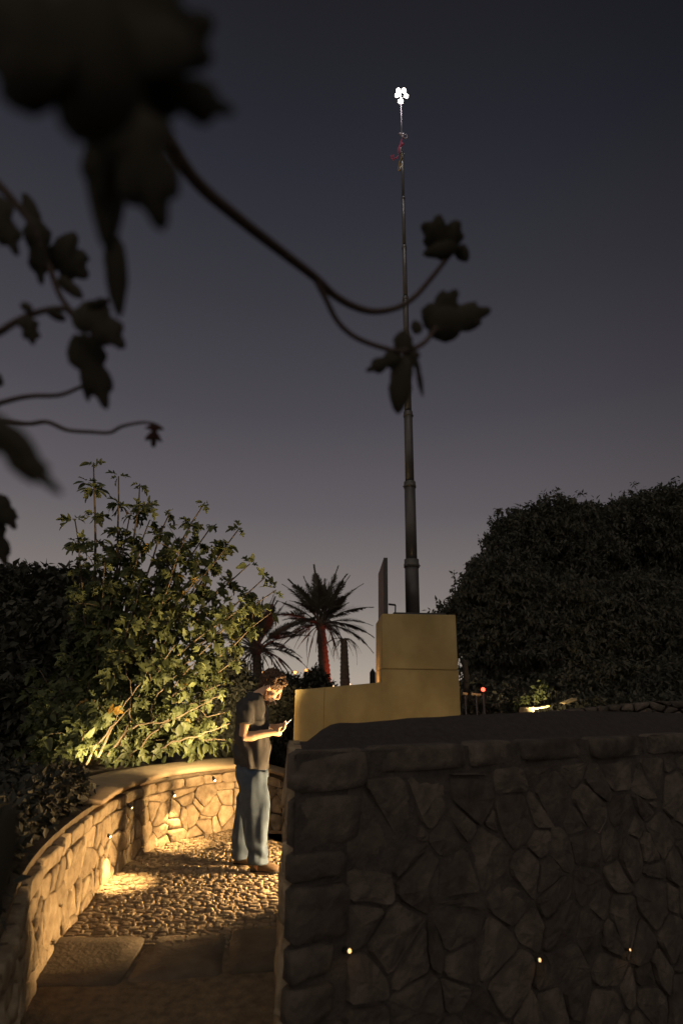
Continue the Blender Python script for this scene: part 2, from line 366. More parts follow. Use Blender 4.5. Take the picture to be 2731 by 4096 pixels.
# --- path: bedding sheet, cobbles, step slabs
path = MB(); Vp = []; Fp = []
def rw_left(y):                          # edge of the path along the wall opposite
    return float(np.interp(y, [2.9, 3.55, 3.65, 6.9, 7.6], [-.23, -.29, .5, .5, -.3]))
rows = []
for u in np.linspace(.6, LLEN, 60):
    p_, n = lw_at(u); rows.append(((p_[0]-n[0]*.05, p_[1]-n[1]*.05), drop(u)))
for (x, y), z in rows:
    x2 = rw_left(y)+.25 if y < 6.9 else x+.9
    if x >= x2-.1: x2 = x+.5
    for t in np.linspace(0, 1, 8): Vp.append((x+(x2-x)*t, y-(.0 if y < 6.9 else .45*t), z-.010))
Fp = [(i*8+k, i*8+k+1, (i+1)*8+k+1, (i+1)*8+k) for i in range(len(rows)-1) for k in range(7)]
pathr = root('path', (-1.1, 5.5, 0), 'cobbled footpath curving between the two stone walls', None, kind='structure')
obj('bedding', Vp, Fp, 'sand', pathr)
LWXY = np.array(LW)
def inside_path(x, y):
    d = ((LWXY-np.array([x, y]))**2).sum(1); i = int(d.argmin()); 
    if i >= len(LWXY)-1: return False
    tg = LWXY[min(i+1, len(LWXY)-1)]-LWXY[max(i-1, 0)]; nn = np.array([tg[1], -tg[0]]); 
    return (np.array([x, y])-LWXY[i])@nn/np.linalg.norm(nn) > .085 and x < min(rw_left(y)-.04, -.0775*y+.12 if y < 6.6 else 9)
def cobble_mesh(k):
    rnd = random.Random(k); n = 9; V = []; ang = [2*math.pi*i/n+rnd.uniform(-.2, .2) for i in range(n)]; rr_ = [rnd.uniform(.82, 1.12) for _ in range(n)]
    for s_, z in ((1.0, -.55), (1.0, .35), (.88, .82), (.5, .97)):
        for a, r2 in zip(ang, rr_): V.append((math.cos(a)*r2*s_, math.sin(a)*r2*s_, z+rnd.uniform(-.08, .08)))
    V.append((0, 0, 1.0)); Fc = [(j*n+i, j*n+(i+1) % n, (j+1)*n+(i+1) % n, (j+1)*n+i) for j in range(3) for i in range(n)]+[(3*n+i, 3*n+(i+1) % n, 4*n) for i in range(n)]
    return V, Fc
CV = [cobble_mesh(k) for k in range(9)]; CM = [me('cobble', v, f_, 'cobble') for v, f_ in CV]
spots = []; y = 4.16
while y < 8.0:
    stepy = .037; x = -2.2+random.uniform(0, .1)
    while x < .1:
        wx = random.choice((.014, .02, .026, .034, .046))*random.uniform(.85, 1.15); x += wx
        yy = y+random.uniform(-.011, .011)+.05*math.sin(x*1.3)
        if inside_path(x, yy): spots.append((x, yy, wx))
        x += wx+.002
    y += stepy
far = []; near = spots[:300]; far = spots[300:]
for i, (x, y, wx) in enumerate(near):
    o = bpy.data.objects.new('cobble', CM[i % 9]); link(o, pathr)
    o.location = (x+1.1, y-5.5, -.012+random.uniform(-.005, .003)); o.scale = (wx*.98, random.uniform(.015, .024), random.uniform(.007, .019))
    o.rotation_euler = (random.uniform(-.1, .1), random.uniform(-.1, .1), random.uniform(-.25, .25))
mb = MB()
for i, (x, y, wx) in enumerate(far):
    v, f_ = CV[i % 9]; a = random.uniform(-.25, .25); ca, sa = math.cos(a), math.sin(a); sy = random.uniform(.015, .024); sz = random.uniform(.006, .018)
    d = ((LWXY-np.array([x, y]))**2).sum(1); z0 = drop(LU[int(d.argmin())])-.012+random.uniform(-.006, .006)
    mb.add([(x+ca*p_[0]*wx*.98-sa*p_[1]*sy, y+sa*p_[0]*wx*.98+ca*p_[1]*sy, z0+p_[2]*sz) for p_ in v], f_)
tag(mb.build('cobbles', 'cobble', pathr), None, kind='stuff')
# steps
steps = root('steps', (-1.0, 3.7, -.3), 'worn dark stone slab steps climbing to the cobbled path', None, kind='structure')
def slab(poly, z1, th, name='slab'):
    q = [np.array(p_, float) for p_ in poly]; q = inset(q, .008); qq = []
    for a, b in zip(q, q[1:]+q[:1]):
        m_ = max(1, int(np.linalg.norm(b-a)/.12))
        for k in range(m_): qq.append(a+(b-a)*k/m_+np.array([random.uniform(-1, 1), random.uniform(-1, 1)])*.008)
    q = soften(qq, 1); n = len(q); c = sum(q)/n; V = []
    for s_, z in ((.985, z1-th), (1.0, z1-th*.8), (1.0, z1-.02), (.975, z1-.002), (.6, z1+.004)):
        for p_ in q: pp = c+(p_-c)*s_; V.append((pp[0], pp[1], z+(nz((pp[0], pp[1], z1), 4)*.010 if z > z1-.03 else 0)))
    V.append((c[0], c[1], z1+.003)); Fc = [(j*n+i, j*n+(i+1) % n, (j+1)*n+(i+1) % n, (j+1)*n+i) for j in range(4) for i in range(n)]+[(4*n+i, 4*n+(i+1) % n, 5*n) for i in range(n)]+[tuple(range(n-1, -1, -1))]
    return obj(name, V, Fc, 'slab', steps)
slab([(-1.80, 3.56), (-1.16, 3.62), (-1.20, 4.20), (-1.86, 4.15)], .01, .15)
slab([(-1.15, 3.64), (-.62, 3.74), (-.70, 4.32), (-1.19, 4.22)], .0, .15)
slab([(-.61, 3.74), (-.18, 3.84), (-.30, 4.40), (-.69, 4.33)], .015, .15)
slab([(-1.75, 3.10), (-1.0, 3.16), (-1.0, 3.68), (-1.80, 3.62)], -.155, .15)
slab([(-.98, 3.16), (-.22, 3.25), (-.22, 3.9), (-.98, 3.70)], -.15, .15)
slab([(-1.75, 2.6), (-.9, 2.65), (-.9, 3.2), (-1.78, 3.16)], -.30, .13)
slab([(-.88, 2.65), (-.1, 2.7), (-.2, 3.32), (-.88, 3.22)], -.305, .13)

# --- right wall: raised bed retained by rubble masonry
C0 = np.array([-.215, 2.90]); C1 = np.array([3.3, 4.95]); B0 = np.array([-.282, 3.55])
RWL = np.linalg.norm(C1-C0); rt = (C1-C0)/RWL; rn = np.array([rt[1], -rt[0]])
RZ0, RZ1 = -.42, 1.265
def rmap(u, v, h):
    p_ = C0+rt*u+rn*(h+.03*(1.2-v)/1.2); return np.array([p_[0], p_[1], v])
SWL = np.linalg.norm(B0-C0); st = (C0-B0)/SWL; sn = np.array([-st[1], st[0]]); sn = sn if sn[0] < 0 else -sn
def smap(u, v, h):
    p_ = C0-st*u+sn*h; return np.array([p_[0], p_[1], v])
rwall = root('stone_wall', (1.4, 3.9, RZ0), 'tall dark retaining wall of irregular brown stones with three tiny lamps', 'stone wall')
thick = .34
mb = MB()
poly = [C0+rn*-.012+np.array([.012, 0]), C1-rn*.012, C1-rn*.5, C0+rt*.75-rn*.5, B0+np.array([.3, .02]), B0+np.array([.014, -.01])]
n = len(poly); fo = [.056, .056, 0, 0, 0, 0]; lo = [(p_[0]+rn[0]*f_, p_[1]+rn[1]*f_, RZ0) for p_, f_ in zip(poly, fo)]; fo = [.026, .026, 0, 0, 0, 0]; hi = [(p_[0]+rn[0]*f_, p_[1]+rn[1]*f_, RZ1-.02) for p_, f_ in zip(poly, fo)]
mb.add(lo+hi, [(i, (i+1) % n, n+(i+1) % n, n+i) for i in range(n)]+[tuple(range(n, 2*n))])
mb.build('core', 'dark_mortar', rwall, False)
def upx(px, py):                          # distance along the face for a survey point
    d = ray(px, py); o = np.array([0, 0]); dd = d[:2]; A = np.array([dd, -rt]).T; s_ = np.linalg.solve(A, C0); return s_[1], CZ+d[2]*s_[0]
cop = [(1148, 2975, 1462, 3092), (1476, 2992, 1850, 3048), (1858, 2970, 2054, 3030), (2062, 2955, 2330, 3020), (2338, 2945, 2560, 3010), (2568, 2935, 2760, 3000), (2770, 2930, 3000, 2990), (3005, 2920, 3300, 2980)]
for i, (a, b, c, d) in enumerate(cop):
    u0, v1 = upx(a, b); u1, v0 = upx(c, d); u0 = max(u0, -.012 if i == 0 else 0); h = .20 if i == 0 else .135+random.uniform(-.012, .012)
    stone('stone', [(u0, RZ1-h), (u1, RZ1-h+random.uniform(-.01, .01)), (u1, RZ1+random.uniform(-.006, .004)), (u0, RZ1)], rmap, rwall, 'brown_stone', .006, .042, .010, .045 if i == 0 else .24)
qz = RZ1-.205; k = 0
for h, ln in ((.235, .36), (.13, .28), (.235, .29), (.14, .24), (.15, .20), (.17, .26), (.2, .2), (.2, .25)):
    stone('stone', [(-.012, qz-h), (ln+random.uniform(-.03, .03), qz-h+.008), (ln+random.uniform(-.03, .03), qz-.008), (-.012, qz)], rmap, rwall, 'brown_stone', .006, .036, .010, .03); qz -= h
sd = seeds_in((.27, RZ0, RWL, RZ1-.15), .235, .185, .48)
keep = []
for s_ in sd:
    if not (s_[0] < .31 or (s_[0] < .40 and s_[1] > .8)): keep.append(s_)
for poly in voronoi(np.array(keep), (.285, RZ0, RWL, RZ1-.15), 1.1, .022):
    stone('stone', poly, rmap, rwall, 'brown_stone', random.uniform(.004, .011), .030, .007, .05, 1, True)
sd = seeds_in((.06, 0, SWL, RZ1-.1), .26, .17, .4)
for poly in voronoi(sd, (.05, -.1, SWL, RZ1-.01), 1.1): stone('stone', poly, smap, rwall, 'limestone', random.uniform(.006, .012), .022, .008)
# earth mound heaped above the coping
crest = [(1150, 3010), (1228, 2966), (1265, 2930), (1310, 2896), (1360, 2886), (1450, 2890), (1530, 2881), (1620, 2868), (1750, 2862), (1900, 2856), (2100, 2846), (2300, 2840), (2500, 2844), (2731, 2850), (3000, 2860), (3300, 2870)]
Vm = []; prof_n = 9
cx = np.array([c[0] for c in crest]); cy = np.array([c[1] for c in crest]); pxs = np.linspace(1150, 3300, 64)
for px in pxs:
    u0, _ = upx(px, 2980); f0 = C0+rt*max(u0, .02)-rn*.03
    Yc = f0[1]+.55; pc = P(px, np.interp(px, cx, cy), Yc); zc = max(pc[2], RZ1-.05); ct = np.array([pc[0], pc[1]])
    for k in range(prof_n):
        t = k/(prof_n-1)
        if t <= .6: s_ = t/.6; xy = f0*(1-s_)+ct*s_; z = (RZ1-.03)+(zc-RZ1+.03)*math.sin(s_*math.pi/2)**1.1
        else: s_ = (t-.6)/.4; xy = ct+(ct-f0)*s_*.8; z = zc-(.45*s_**1.5)
        z += .007*nz((xy[0], xy[1], 0), 9)*(1 if 0 < k < 8 else 0)
        Vm.append((xy[0], xy[1], z))
Fm = [(i*prof_n+k, (i+1)*prof_n+k, (i+1)*prof_n+k+1, i*prof_n+k+1) for i in range(len(pxs)-1) for k in range(prof_n-1)]
bed = tag(obj('planting_bed', Vm, Fm, 'mound'), 'smooth dark earth heaped behind the tall stone wall', kind='structure')
# planting bed behind the curved wall, bed floor behind the mound
rr = []
for u in np.linspace(.2, LLEN, 50):
    p_, n = lw_at(u); z = drop(u)
    rr.append([(p_[0]-n[0]*a, p_[1]-n[1]*a, z+LH+b+.03*nz((p_[0]-n[0]*a, p_[1]-n[1]*a, 0), 2.3)) for a, b in ((.40, -.03), (.7, .0), (1.2, .02), (2.2, -.05), (4.5, -.2), (6, -1.0))])
Vb = [v for r_ in rr for v in r_]; Fb = [(i*6+k, i*6+k+1, (i+1)*6+k+1, (i+1)*6+k) for i in range(len(rr)-1) for k in range(5)]
tag(obj('planting_bed', Vb, Fb, 'soil'), 'dark soil bed behind the low curved wall', kind='structure')
tag(obj('terrace', [(.8, 5.06, .55), (4.2, 5.3, .6), (9, 8, .7), (9, 22, .3), (2, 22, .2), (1.0, 8.8, .2), (.9, 6.8, .55), (.8, 6.7, .55)], [tuple(range(8))], 'earth', smooth=False), 'dark ground behind the tall stone wall', kind='structure')

# =============================================================== YELLOW PLINTH, MAST
YB = 7.0
def at(px, py, Y): return P(px, py, Y)
pl = root('plinth', (.5, 7.3, .3), 'ochre plastered plinth block with a long low side wall, behind the dark mound', 'plinth')
aL = at(1181, 2760, YB); aR = at(1527, 2729, YB); bR = at(1816, 2462, YB+.1); bT = at(1527, 2454, YB)
x0, x1, x2 = aL[0], aR[0], bR[0]; zl, zr, zt = aL[2], aR[2], bT[2]; D = 1.15
mb = MB()                                   # low wall: sloped top
mb.add([(x0, YB, -.4), (x1, YB, -.4), (x1, YB+.38, -.4), (x0, YB+.38, -.4), (x0, YB, zl), (x1, YB, zr), (x1, YB+.38, zr), (x0, YB+.38, zl)],
       [(0, 1, 5, 4), (1, 2, 6, 5), (2, 3, 7, 6), (3, 0, 4, 7), (4, 5, 6, 7)]).build('low_wall', 'plaster', pl, False)
jz = at(1528, 2676, YB)[2]
mb = MB().box((x1, YB-.004, -.4), (x2, YB+D, jz-.004)); mb.build('lower_block', 'plaster', pl, False)
mb = MB().box((x1+.003, YB, jz+.004), (x2-.003, YB+D, zt)); ub = mb.build('upper_block', 'plaster', pl, False)
bv = ub.modifiers.new('b', 'BEVEL'); bv.width = .012; bv.segments = 2
MB().box((x1+.012, YB+.012, jz-.03), (x2-.012, YB+D-.01, jz+.03)).build('joint', 'joint', pl, False)
xj = at(1298, 2750, YB)[0]; MB().box((xj-.004, YB-.0015, .2), (xj+.004, YB+.1, zl+.03)).build('joint', 'joint', pl, False)
MB().box((x1+.16, YB+.05, zt+.002), (x2-.12, YB+D-.08, zt+.025)).build('rim', 'dark_metal', pl, False)
lid = root('hatch_lid', ((x1+.04), YB+.5, zt), 'dark hatch lid standing upright on the ochre block beside the mast', 'hatch lid')
zlid = at(1543, 2232, YB+.04)[2]
mb = MB().add([(x1+.035, YB+.02, zt+.003), (x1+.085, YB+.02, zt+.003), (x1+.085, YB+.98, zt+.003), (x1+.035, YB+.98, zt+.003),
               (x1+.035, YB+.02, zlid), (x1+.085, YB+.02, zlid), (x1+.085, YB+.98, zlid-.02), (x1+.035, YB+.98, zlid-.02)],
              [(3, 2, 1, 0), (4, 5, 6, 7), (0, 1, 5, 4), (1, 2, 6, 5), (2, 3, 7, 6), (3, 0, 4, 7)])
o = mb.build('panel', 'dark_metal', lid, False)
MB().box((x1+.028, YB+.03, zt+.01), (x1+.0345, YB+.97, zlid-.03)).build('facing', 'lid_face', lid, False)
a = at(1553, 2417, YB+.2); b = at(1581, 2420, YB+.2); c = at(1580, 2448, YB+.2)
MB().tube([a, b], .014, 6).tube([b, (c[0], c[1], zt+.003)], .010, 6).build('stay', 'dark_metal', lid)
MY = 7.55
mast = root('telescopic_mast', at(1650, 2455, MY), 'tall slender telescopic mast rising from the ochre block into the night sky', 'mast')
secs = [(2465, 2240, 1651, 1647, 56), (2240, 1930, 1647, 1643, 45), (1930, 1650, 1643, 1637, 35), (1650, 1370, 1637, 1631, 28), (1370, 1190, 1631, 1627, 23), (1190, 985, 1627, 1621, 18), (985, 790, 1621, 1616, 14), (790, 610, 1616, 1611, 11)]
mx = at(1650, 2455, MY)[0]
for i, (ya, yb, xa, xb, wpx) in enumerate(secs):
    p0 = at(xa, ya, MY); p1 = at(xb, yb, MY); r0 = wpx/2/F*DEP((p0+p1)/2)
    p0[0] = p1[0] = mx; z0 = p0[2]-(.03 if i == 0 else 0); p1c = p1.copy()
    MB().tube([(mx, MY, z0), (mx, MY, p1[2])], r0, 20).build('section', 'mast_metal', mast)
    if i < 7:
        hcol = .11 if i == 0 else .09-.006*i
        cm = MB().tube([(mx, MY, p1[2]-hcol), (mx, MY, p1[2]-hcol*.55), (mx, MY, p1[2]-hcol*.5), (mx, MY, p1[2]+.004)], [r0*1.13, r0*1.13, r0*1.06, r0*1.06], 20)
        for k in range(3): a = k*2.1+i; cm.tube([(mx+math.cos(a)*r0*1.0, MY+math.sin(a)*r0*1.0, p1[2]-hcol*.75), (mx+math.cos(a)*r0*1.28, MY+math.sin(a)*r0*1.28, p1[2]-hcol*.75)], .008, 6)
        cm.build('collar', 'mast_collar', mast)
# lamp head on a thin rod, hung with cords
head = root('mast_floodlight', (mx, MY, at(1611, 612, MY)[2]), 'cluster of dazzling white lamp panels on a thin rod at the mast top', 'floodlight')
zt0 = at(1611, 625, MY)[2]; zt1 = at(1607, 360, MY)[2]
MB().tube([(mx, MY, zt0), (mx, MY, zt1-.05)], .009, 8).build('rod', 'pale_cord', head)
dep = DEP((mx, MY, zt1)); ppm = dep/F
def hp(px, py, dy=0): q = at(px, py, MY+dy); return q
for k, (px, py, wx, wy, rot) in enumerate(((1592, 360, 17, 20, .05), (1588, 378, 17, 18, .5), (1615, 360, 17, 20, -.35), (1624, 381, 18, 18, -.7), (1602, 403, 24, 18, .1))):
    c = hp(px, py, -.05+.03*(k % 3)); hx, hy = wx*ppm*.44, wy*ppm*.56; ca, sa = math.cos(rot), math.sin(rot)
    ex = np.array([ca, 0, -sa]); ez = np.array([sa, 0, ca]); ey = np.array([0, 1, 0])
    h8 = [ex*hx*math.cos(t)*(1.08 if i % 2 else 1)+ez*hy*math.sin(t)*(1.05 if i % 2 else 1) for i, t in enumerate(np.linspace(.3, 2*math.pi+.3, 9)[:-1])]
    lp = MB().loft([[c+v+ey*.025 for v in h8], [c+v-ey*.0 for v in h8], [c+v*.7-ey*.012 for v in h8]]).build('lamp_panel', 'led_white', head, False)
    MB().tube([c+ey*.026, (mx, MY, c[2]-.02)], .006, 5).build('arm', 'dark_metal', head)
point('floodlight_glow', (mx, MY-.1, zt1-.02), 45, (1, .93, .9), .15, head)
rig = root('cord_rigging', (mx-.03, MY-.03, at(1600, 640, MY)[2]), 'bracket with ring, red cord and hanging clip strapped below the mast lamps', 'rigging')
def rp(cx_, cy_): return at(1500+cx_/5.88, 300+cy_/5.88, MY-.06)
MB().tube([rp(560, 1380), rp(620, 1400), rp(640, 1430), rp(670, 1385)], .022, 6).tube([rp(640, 1430), rp(645, 1480)], .022, 6).build('bracket', 'pale_cord', rig)
MB().tube([rp(715+34*math.cos(t), 1450-44*math.sin(t)) for t in np.linspace(-2.4, 2.0, 14)], .011, 6).build('ring', 'pale_cord', rig)
MB().tube([rp(645, 1480), rp(610, 1570), rp(600, 1640), rp(590, 1690), rp(552, 1740), rp(545, 1800), rp(545, 1890)], [.008, .016, .026, .024, .022, .016, .008], 6).tube([rp(648, 1620), rp(600, 1660)], [.024, .02], 6).build('red_cord', 'red_cloth', rig)
MB().tube([rp(598, 1680), rp(590, 1830)], .016, 6).build('white_cord', 'pale_cord', rig)
MB().tube([rp(545, 1900), rp(500, 1960), rp(440, 1965), rp(425, 1990), rp(385, 1960), rp(380, 1910), rp(425, 1880), rp(430, 1950)], .011, 6).build('loop', 'red_cloth', rig)
MB().tube([rp(600, 1860), rp(630, 1890), rp(610, 1990), rp(570, 2040), rp(540, 2220), rp(550, 2250), rp(585, 2250), rp(605, 2090)], .011, 6).build('clip', 'brass', rig)
MB().tube([rp(690, 1840), rp(640, 1960), rp(600, 2010)], .01, 6).build('strap', 'dark_metal', rig)
# pointed picket in front of the valley
pk = root('fence_picket', at(1491, 2740, 9.5), 'single dark pointed picket standing beyond the low ochre wall', 'picket')
a = at(1491, 2760, 9.5); b = at(1490, 2690, 9.5); c = at(1490, 2672, 9.5); ww = .048
MB().add([(a[0]-ww, 9.5, -.4), (a[0]+ww, 9.5, -.4), (a[0]+ww, 9.53, -.4), (a[0]-ww, 9.53, -.4), (b[0]-ww, 9.5, b[2]), (b[0]+ww, 9.5, b[2]), (b[0]+ww, 9.53, b[2]), (b[0]-ww, 9.53, b[2]), (c[0], 9.515, c[2])],
         [(0, 1, 5, 4), (1, 2, 6, 5), (2, 3, 7, 6), (3, 0, 4, 7), (4, 5, 8), (5, 6, 8), (6, 7, 8), (7, 4, 8)]).build('board', 'picket', pk, False)

# =============================================================== LAMPS
def step_lamp(loc, nrm, label, lens='lens', power=0, to=None, angle=130, r=.016, group='small recessed lamps', blend=.5, off=.05):
    loc = np.asarray(loc, float); nrm = np.asarray(nrm, float); nrm /= np.linalg.norm(nrm)
    t = root('wall_lamp', loc, label, 'lamp', group)
    MB().tube([loc-nrm*.045, loc+nrm*.006, loc+nrm*.010], [r*1.25, r*1.25, r*1.05], 12).build('housing', 'dark_metal', t)
    MB().tube([loc+nrm*.008, loc+nrm*.0115, loc+nrm*.014], [r*.95, r*.95, r*.5], 10).build('lens', lens, t)
    if power: spot('lamp_light', loc+np.array([nrm[0], nrm[1], 0])*off, to, power, WARM, angle, blend, .012, t)
    return t
def lw_face(px, py):                      # lamp seat on the curved wall for a surveyed bearing
    best = None
    for u in np.linspace(3, LLEN-1, 900):
        p_, n = lw_at(u); d = ray(px, py); 
        e = abs(d[0]*p_[1]-d[1]*p_[0])/np.linalg.norm(d[:2])
        if p_[1] > 4 and (best is None or e < best[0]): best = (e, u)
    u = best[1]; p_, n = lw_at(u); z = CZ+ray(px, py)[2]*(p_[1]/ray(px, py)[1]); return u, p_, n, z
LAMPS = [(398, 3420, 'warm wall lamp lowest on the curved wall, above the brightest pool of light', 'lens', 48),
         (500, 3228, 'dim wall lamp under the coping, between the two bright pools of light', 'lens_dim', 1.5),
         (681, 3178, 'warm wall lamp above the bright vertical streak on the curved wall', 'lens', 48),
         (847, 3117, 'wall lamp just under the coping behind the man\'s back', 'lens', 9)]
for px, py, lab, ln, pw in LAMPS:
    u, p_, n, z = lw_face(px, py); z = min(max(z, .34), LH-.06)
    loc = np.array([p_[0]+n[0]*.06, p_[1]+n[1]*.06, z]); step_lamp(loc, (n[0]*.75, n[1]*.75, -.5), lab, ln, pw, (loc[0]+n[0]*.13, loc[1]+n[1]*.13, 0), 80, .010, 'lamps in the curved wall', .5, .10)
for px, py, lab in ((1360, 3777, 'tiny lamp in the dark wall, nearest the wall corner'), (2105, 3815, 'tiny lamp in the dark wall, middle of three and brightest'), (2462, 3777, 'tiny lamp in the dark wall, farthest from the corner and smallest')):
    u, v = upx(px, py); loc = rmap(u, v, .055); r_ = .0095 if px < 2400 else .0065
    step_lamp(loc, (rn[0], rn[1], .25), lab, 'lens_amber', .035, (loc[0]+rn[0]*.05, loc[1]+rn[1]*.05, loc[2]-.5), 165, r_, 'lamps in the tall wall')
# bright lamp low at the end of the plinth wall: lights the man from below
KL = np.array([.54, 5.49, .24])
kt = root('path_lamp', (KL[0], KL[1], -.03), 'low bright path lamp hidden behind the corner of the tall wall', 'lamp')
MB().tube([(KL[0], KL[1], -.03), (KL[0], KL[1], .16)], .022, 10).build('post', 'dark_metal', kt)
MB().tube([(KL[0], KL[1], .16), (KL[0], KL[1], .20), (KL[0], KL[1], .21)], [.045, .05, .03], 12).build('lamp_head', 'lens', kt)
spot('path_lamp_light', KL+np.array([-.06, 0, .05]), (-1.2, 5.52, .85), 580, (1, .63, .28), 106, .2, .10, kt)
# added post lamp, unseen behind the man, to brighten fig and coping
fb = np.array([-.87, 6.06, -.02])
ft = root('bend_fill_lamp', fb, 'added fill lamp at the bend of the path, unseen behind the man', 'lamp')
MB().tube([fb, fb+np.array([0, 0, .80])], .03, 10).build('post', 'dark_metal', ft)
MB().tube([fb+np.array([0, 0, .80]), fb+np.array([0, 0, .88])], .027, 10).build('lens', 'lens_dim', ft)
MB().tube([fb+np.array([0, 0, .90]), fb+np.array([0, 0, .915])], .02, 10).build('cap', 'dark_metal', ft)
spot('bend_fill_light', fb+np.array([0, 0, .96]), (-2.05, 6.95, 2.25), 400, (1, .74, .37), 132, .45, .03, ft)
# fill lamp added behind the coping to lift the left half of the fig
gs = root('fig_fill_lamp', (-2.5, 5.95, .57), 'added fill lamp just behind the coping, washing the left half of the fig', 'lamp')
MB().tube([(-2.5, 5.95, .5), (-2.5, 5.95, .70)], .010, 8).build('stake', 'dark_metal', gs); MB().tube([(-2.51, 5.93, .69), (-2.49, 5.98, .74)], .024, 10).build('lamp_head', 'dark_metal', gs)
spot('fig_fill_beam', (-2.48, 6.0, .78), (-2.75, 6.9, 1.7), 52, (1, .74, .37), 130, .8, .03, gs)
# stake lamp behind the low wall, shining on the side of the block
gl = root('stake_lamp', (x1-.28, 7.75, -.42), 'stake lamp behind the low ochre wall, glowing on the side of the block', 'lamp')
MB().tube([(x1-.28, 7.75, -.43), (x1-.28, 7.75, 1.5)], .012, 8).build('stake', 'dark_metal', gl); MB().tube([(x1-.29, 7.75, 1.5), (x1-.25, 7.75, 1.54)], .025, 10).build('lamp_head', 'lens_dim', gl)
spot('stake_light', (x1-.2, 7.75, 1.56), (x1, 7.72, 1.74), 7, (1, .5, .2), 140, .8, .02, gl)
# washers at the foot of the ochre plinth (hidden behind the mound)
for x, pw, lab in ((.88, 3.0, 'ground washer lighting the low ochre wall'), (1.35, 4.0, 'ground washer lighting the tall ochre block')):
    t = root('ground_washer', (x, 5.9, .56), lab, 'lamp', 'ground washers below the ochre wall')
    MB().box((x-.12, 5.86, .56), (x+.12, 5.94, .60)).build('housing', 'dark_metal', t, False)
    MB().box((x-.10, 5.875, .601), (x+.10, 5.925, .606)).build('lens', 'lens_dim', t, False)
    spot('washer_light', (x, 5.95, .66), (x-.3, YB, 1.7), pw, (1, .66, .27), 150, .8, .08, t)

# =============================================================== PLANTS
def leaf_poly(kind):
    """outline in a unit leaf: base at origin, tip at y = 1"""
    if kind == 'fig':
        half = [(0, 0), (.08, -.02), (.22, .05), (.42, .16), (.46, .24), (.30, .24), (.14, .25), (.13, .31), (.28, .46), (.42, .66), (.40, .75), (.26, .62), (.12, .47), (.12, .60), (.15, .82), (.07, .97), (0, 1)]
    elif kind == 'narrow':
        half = [(0, 0), (.10, .06), (.20, .22), (.24, .42), (.20, .64), (.10, .88), (0, 1)]
    elif kind == 'lobed':
        half = [(0, 0), (.12, -.02), (.30, .06), (.45, .19), (.46, .33), (.37, .41), (.30, .45), (.37, .57), (.38, .69), (.30, .79), (.20, .79), (.15, .84), (.10, .95), (0, 1)]
    elif kind == 'ovate':
        half = [(0, 0), (.20, .02), (.36, .13), (.42, .30), (.41, .46), (.43, .56), (.35, .74), (.19, .92), (0, .99)]
    else:
        half = [(0, 0), (.05, .12), (.10, .35), (.10, .55), (.06, .8), (0, 1)]
    return half
def leaf_geo(kind, fold=.16, droop=.18, seed=0):
    rnd = random.Random(seed); half = leaf_poly(kind); n = len(half); V = []; Fc = []
    for (x, y) in half:                    # midrib, left, right
        zc = -droop*y*y
        V += [(0, y if x else y, zc), (-x*rnd.uniform(.9, 1.1), y, zc+fold*x+rnd.uniform(-.02, .02)), (x*rnd.uniform(.9, 1.1), y, zc+fold*x+rnd.uniform(-.02, .02))]
    ys = [h[1] for h in half]
    for i in range(n-1):
        a, b = 3*i, 3*(i+1)
        if i == 0: Fc += [(a, b+1, b), (a, b, b+2)]
        elif i == n-2: Fc += [(a+1, b, a), (a, b, a+2)]
        else: Fc += [(a+1, b+1, b, a), (a, b, b+2, a+2)]
    # sort the midrib so that it runs evenly even where lobes fold back
    for i in range(n): V[3*i] = (0, i/(n-1), -droop*(i/(n-1))**2)
    return V, Fc
FIG = [leaf_geo('fig' if k < 4 else 'narrow', random.uniform(.15, .5), random.uniform(.15, .6), k) for k in range(6)]
FIG = [([(v[0]*(.82 if k < 4 else 1), v[1], v[2]) for v in vs], fs_) for k, (vs, fs_) in enumerate(FIG)]
FIGM = [me('leaf', v, f_, 'fig_leaf') for v, f_ in FIG]
def basis(d, up):
    y = np.asarray(d, float); y = y/np.linalg.norm(y); z = np.asarray(up, float); z = z-y*(z@y)
    if np.linalg.norm(z) < 1e-4: z = np.array([.3, .4, .5]); z = z-y*(z@y)
    z /= np.linalg.norm(z); x = np.cross(y, z); return x, y, z
def rv(s=1.0): return RNG.normal(0, s, 3)

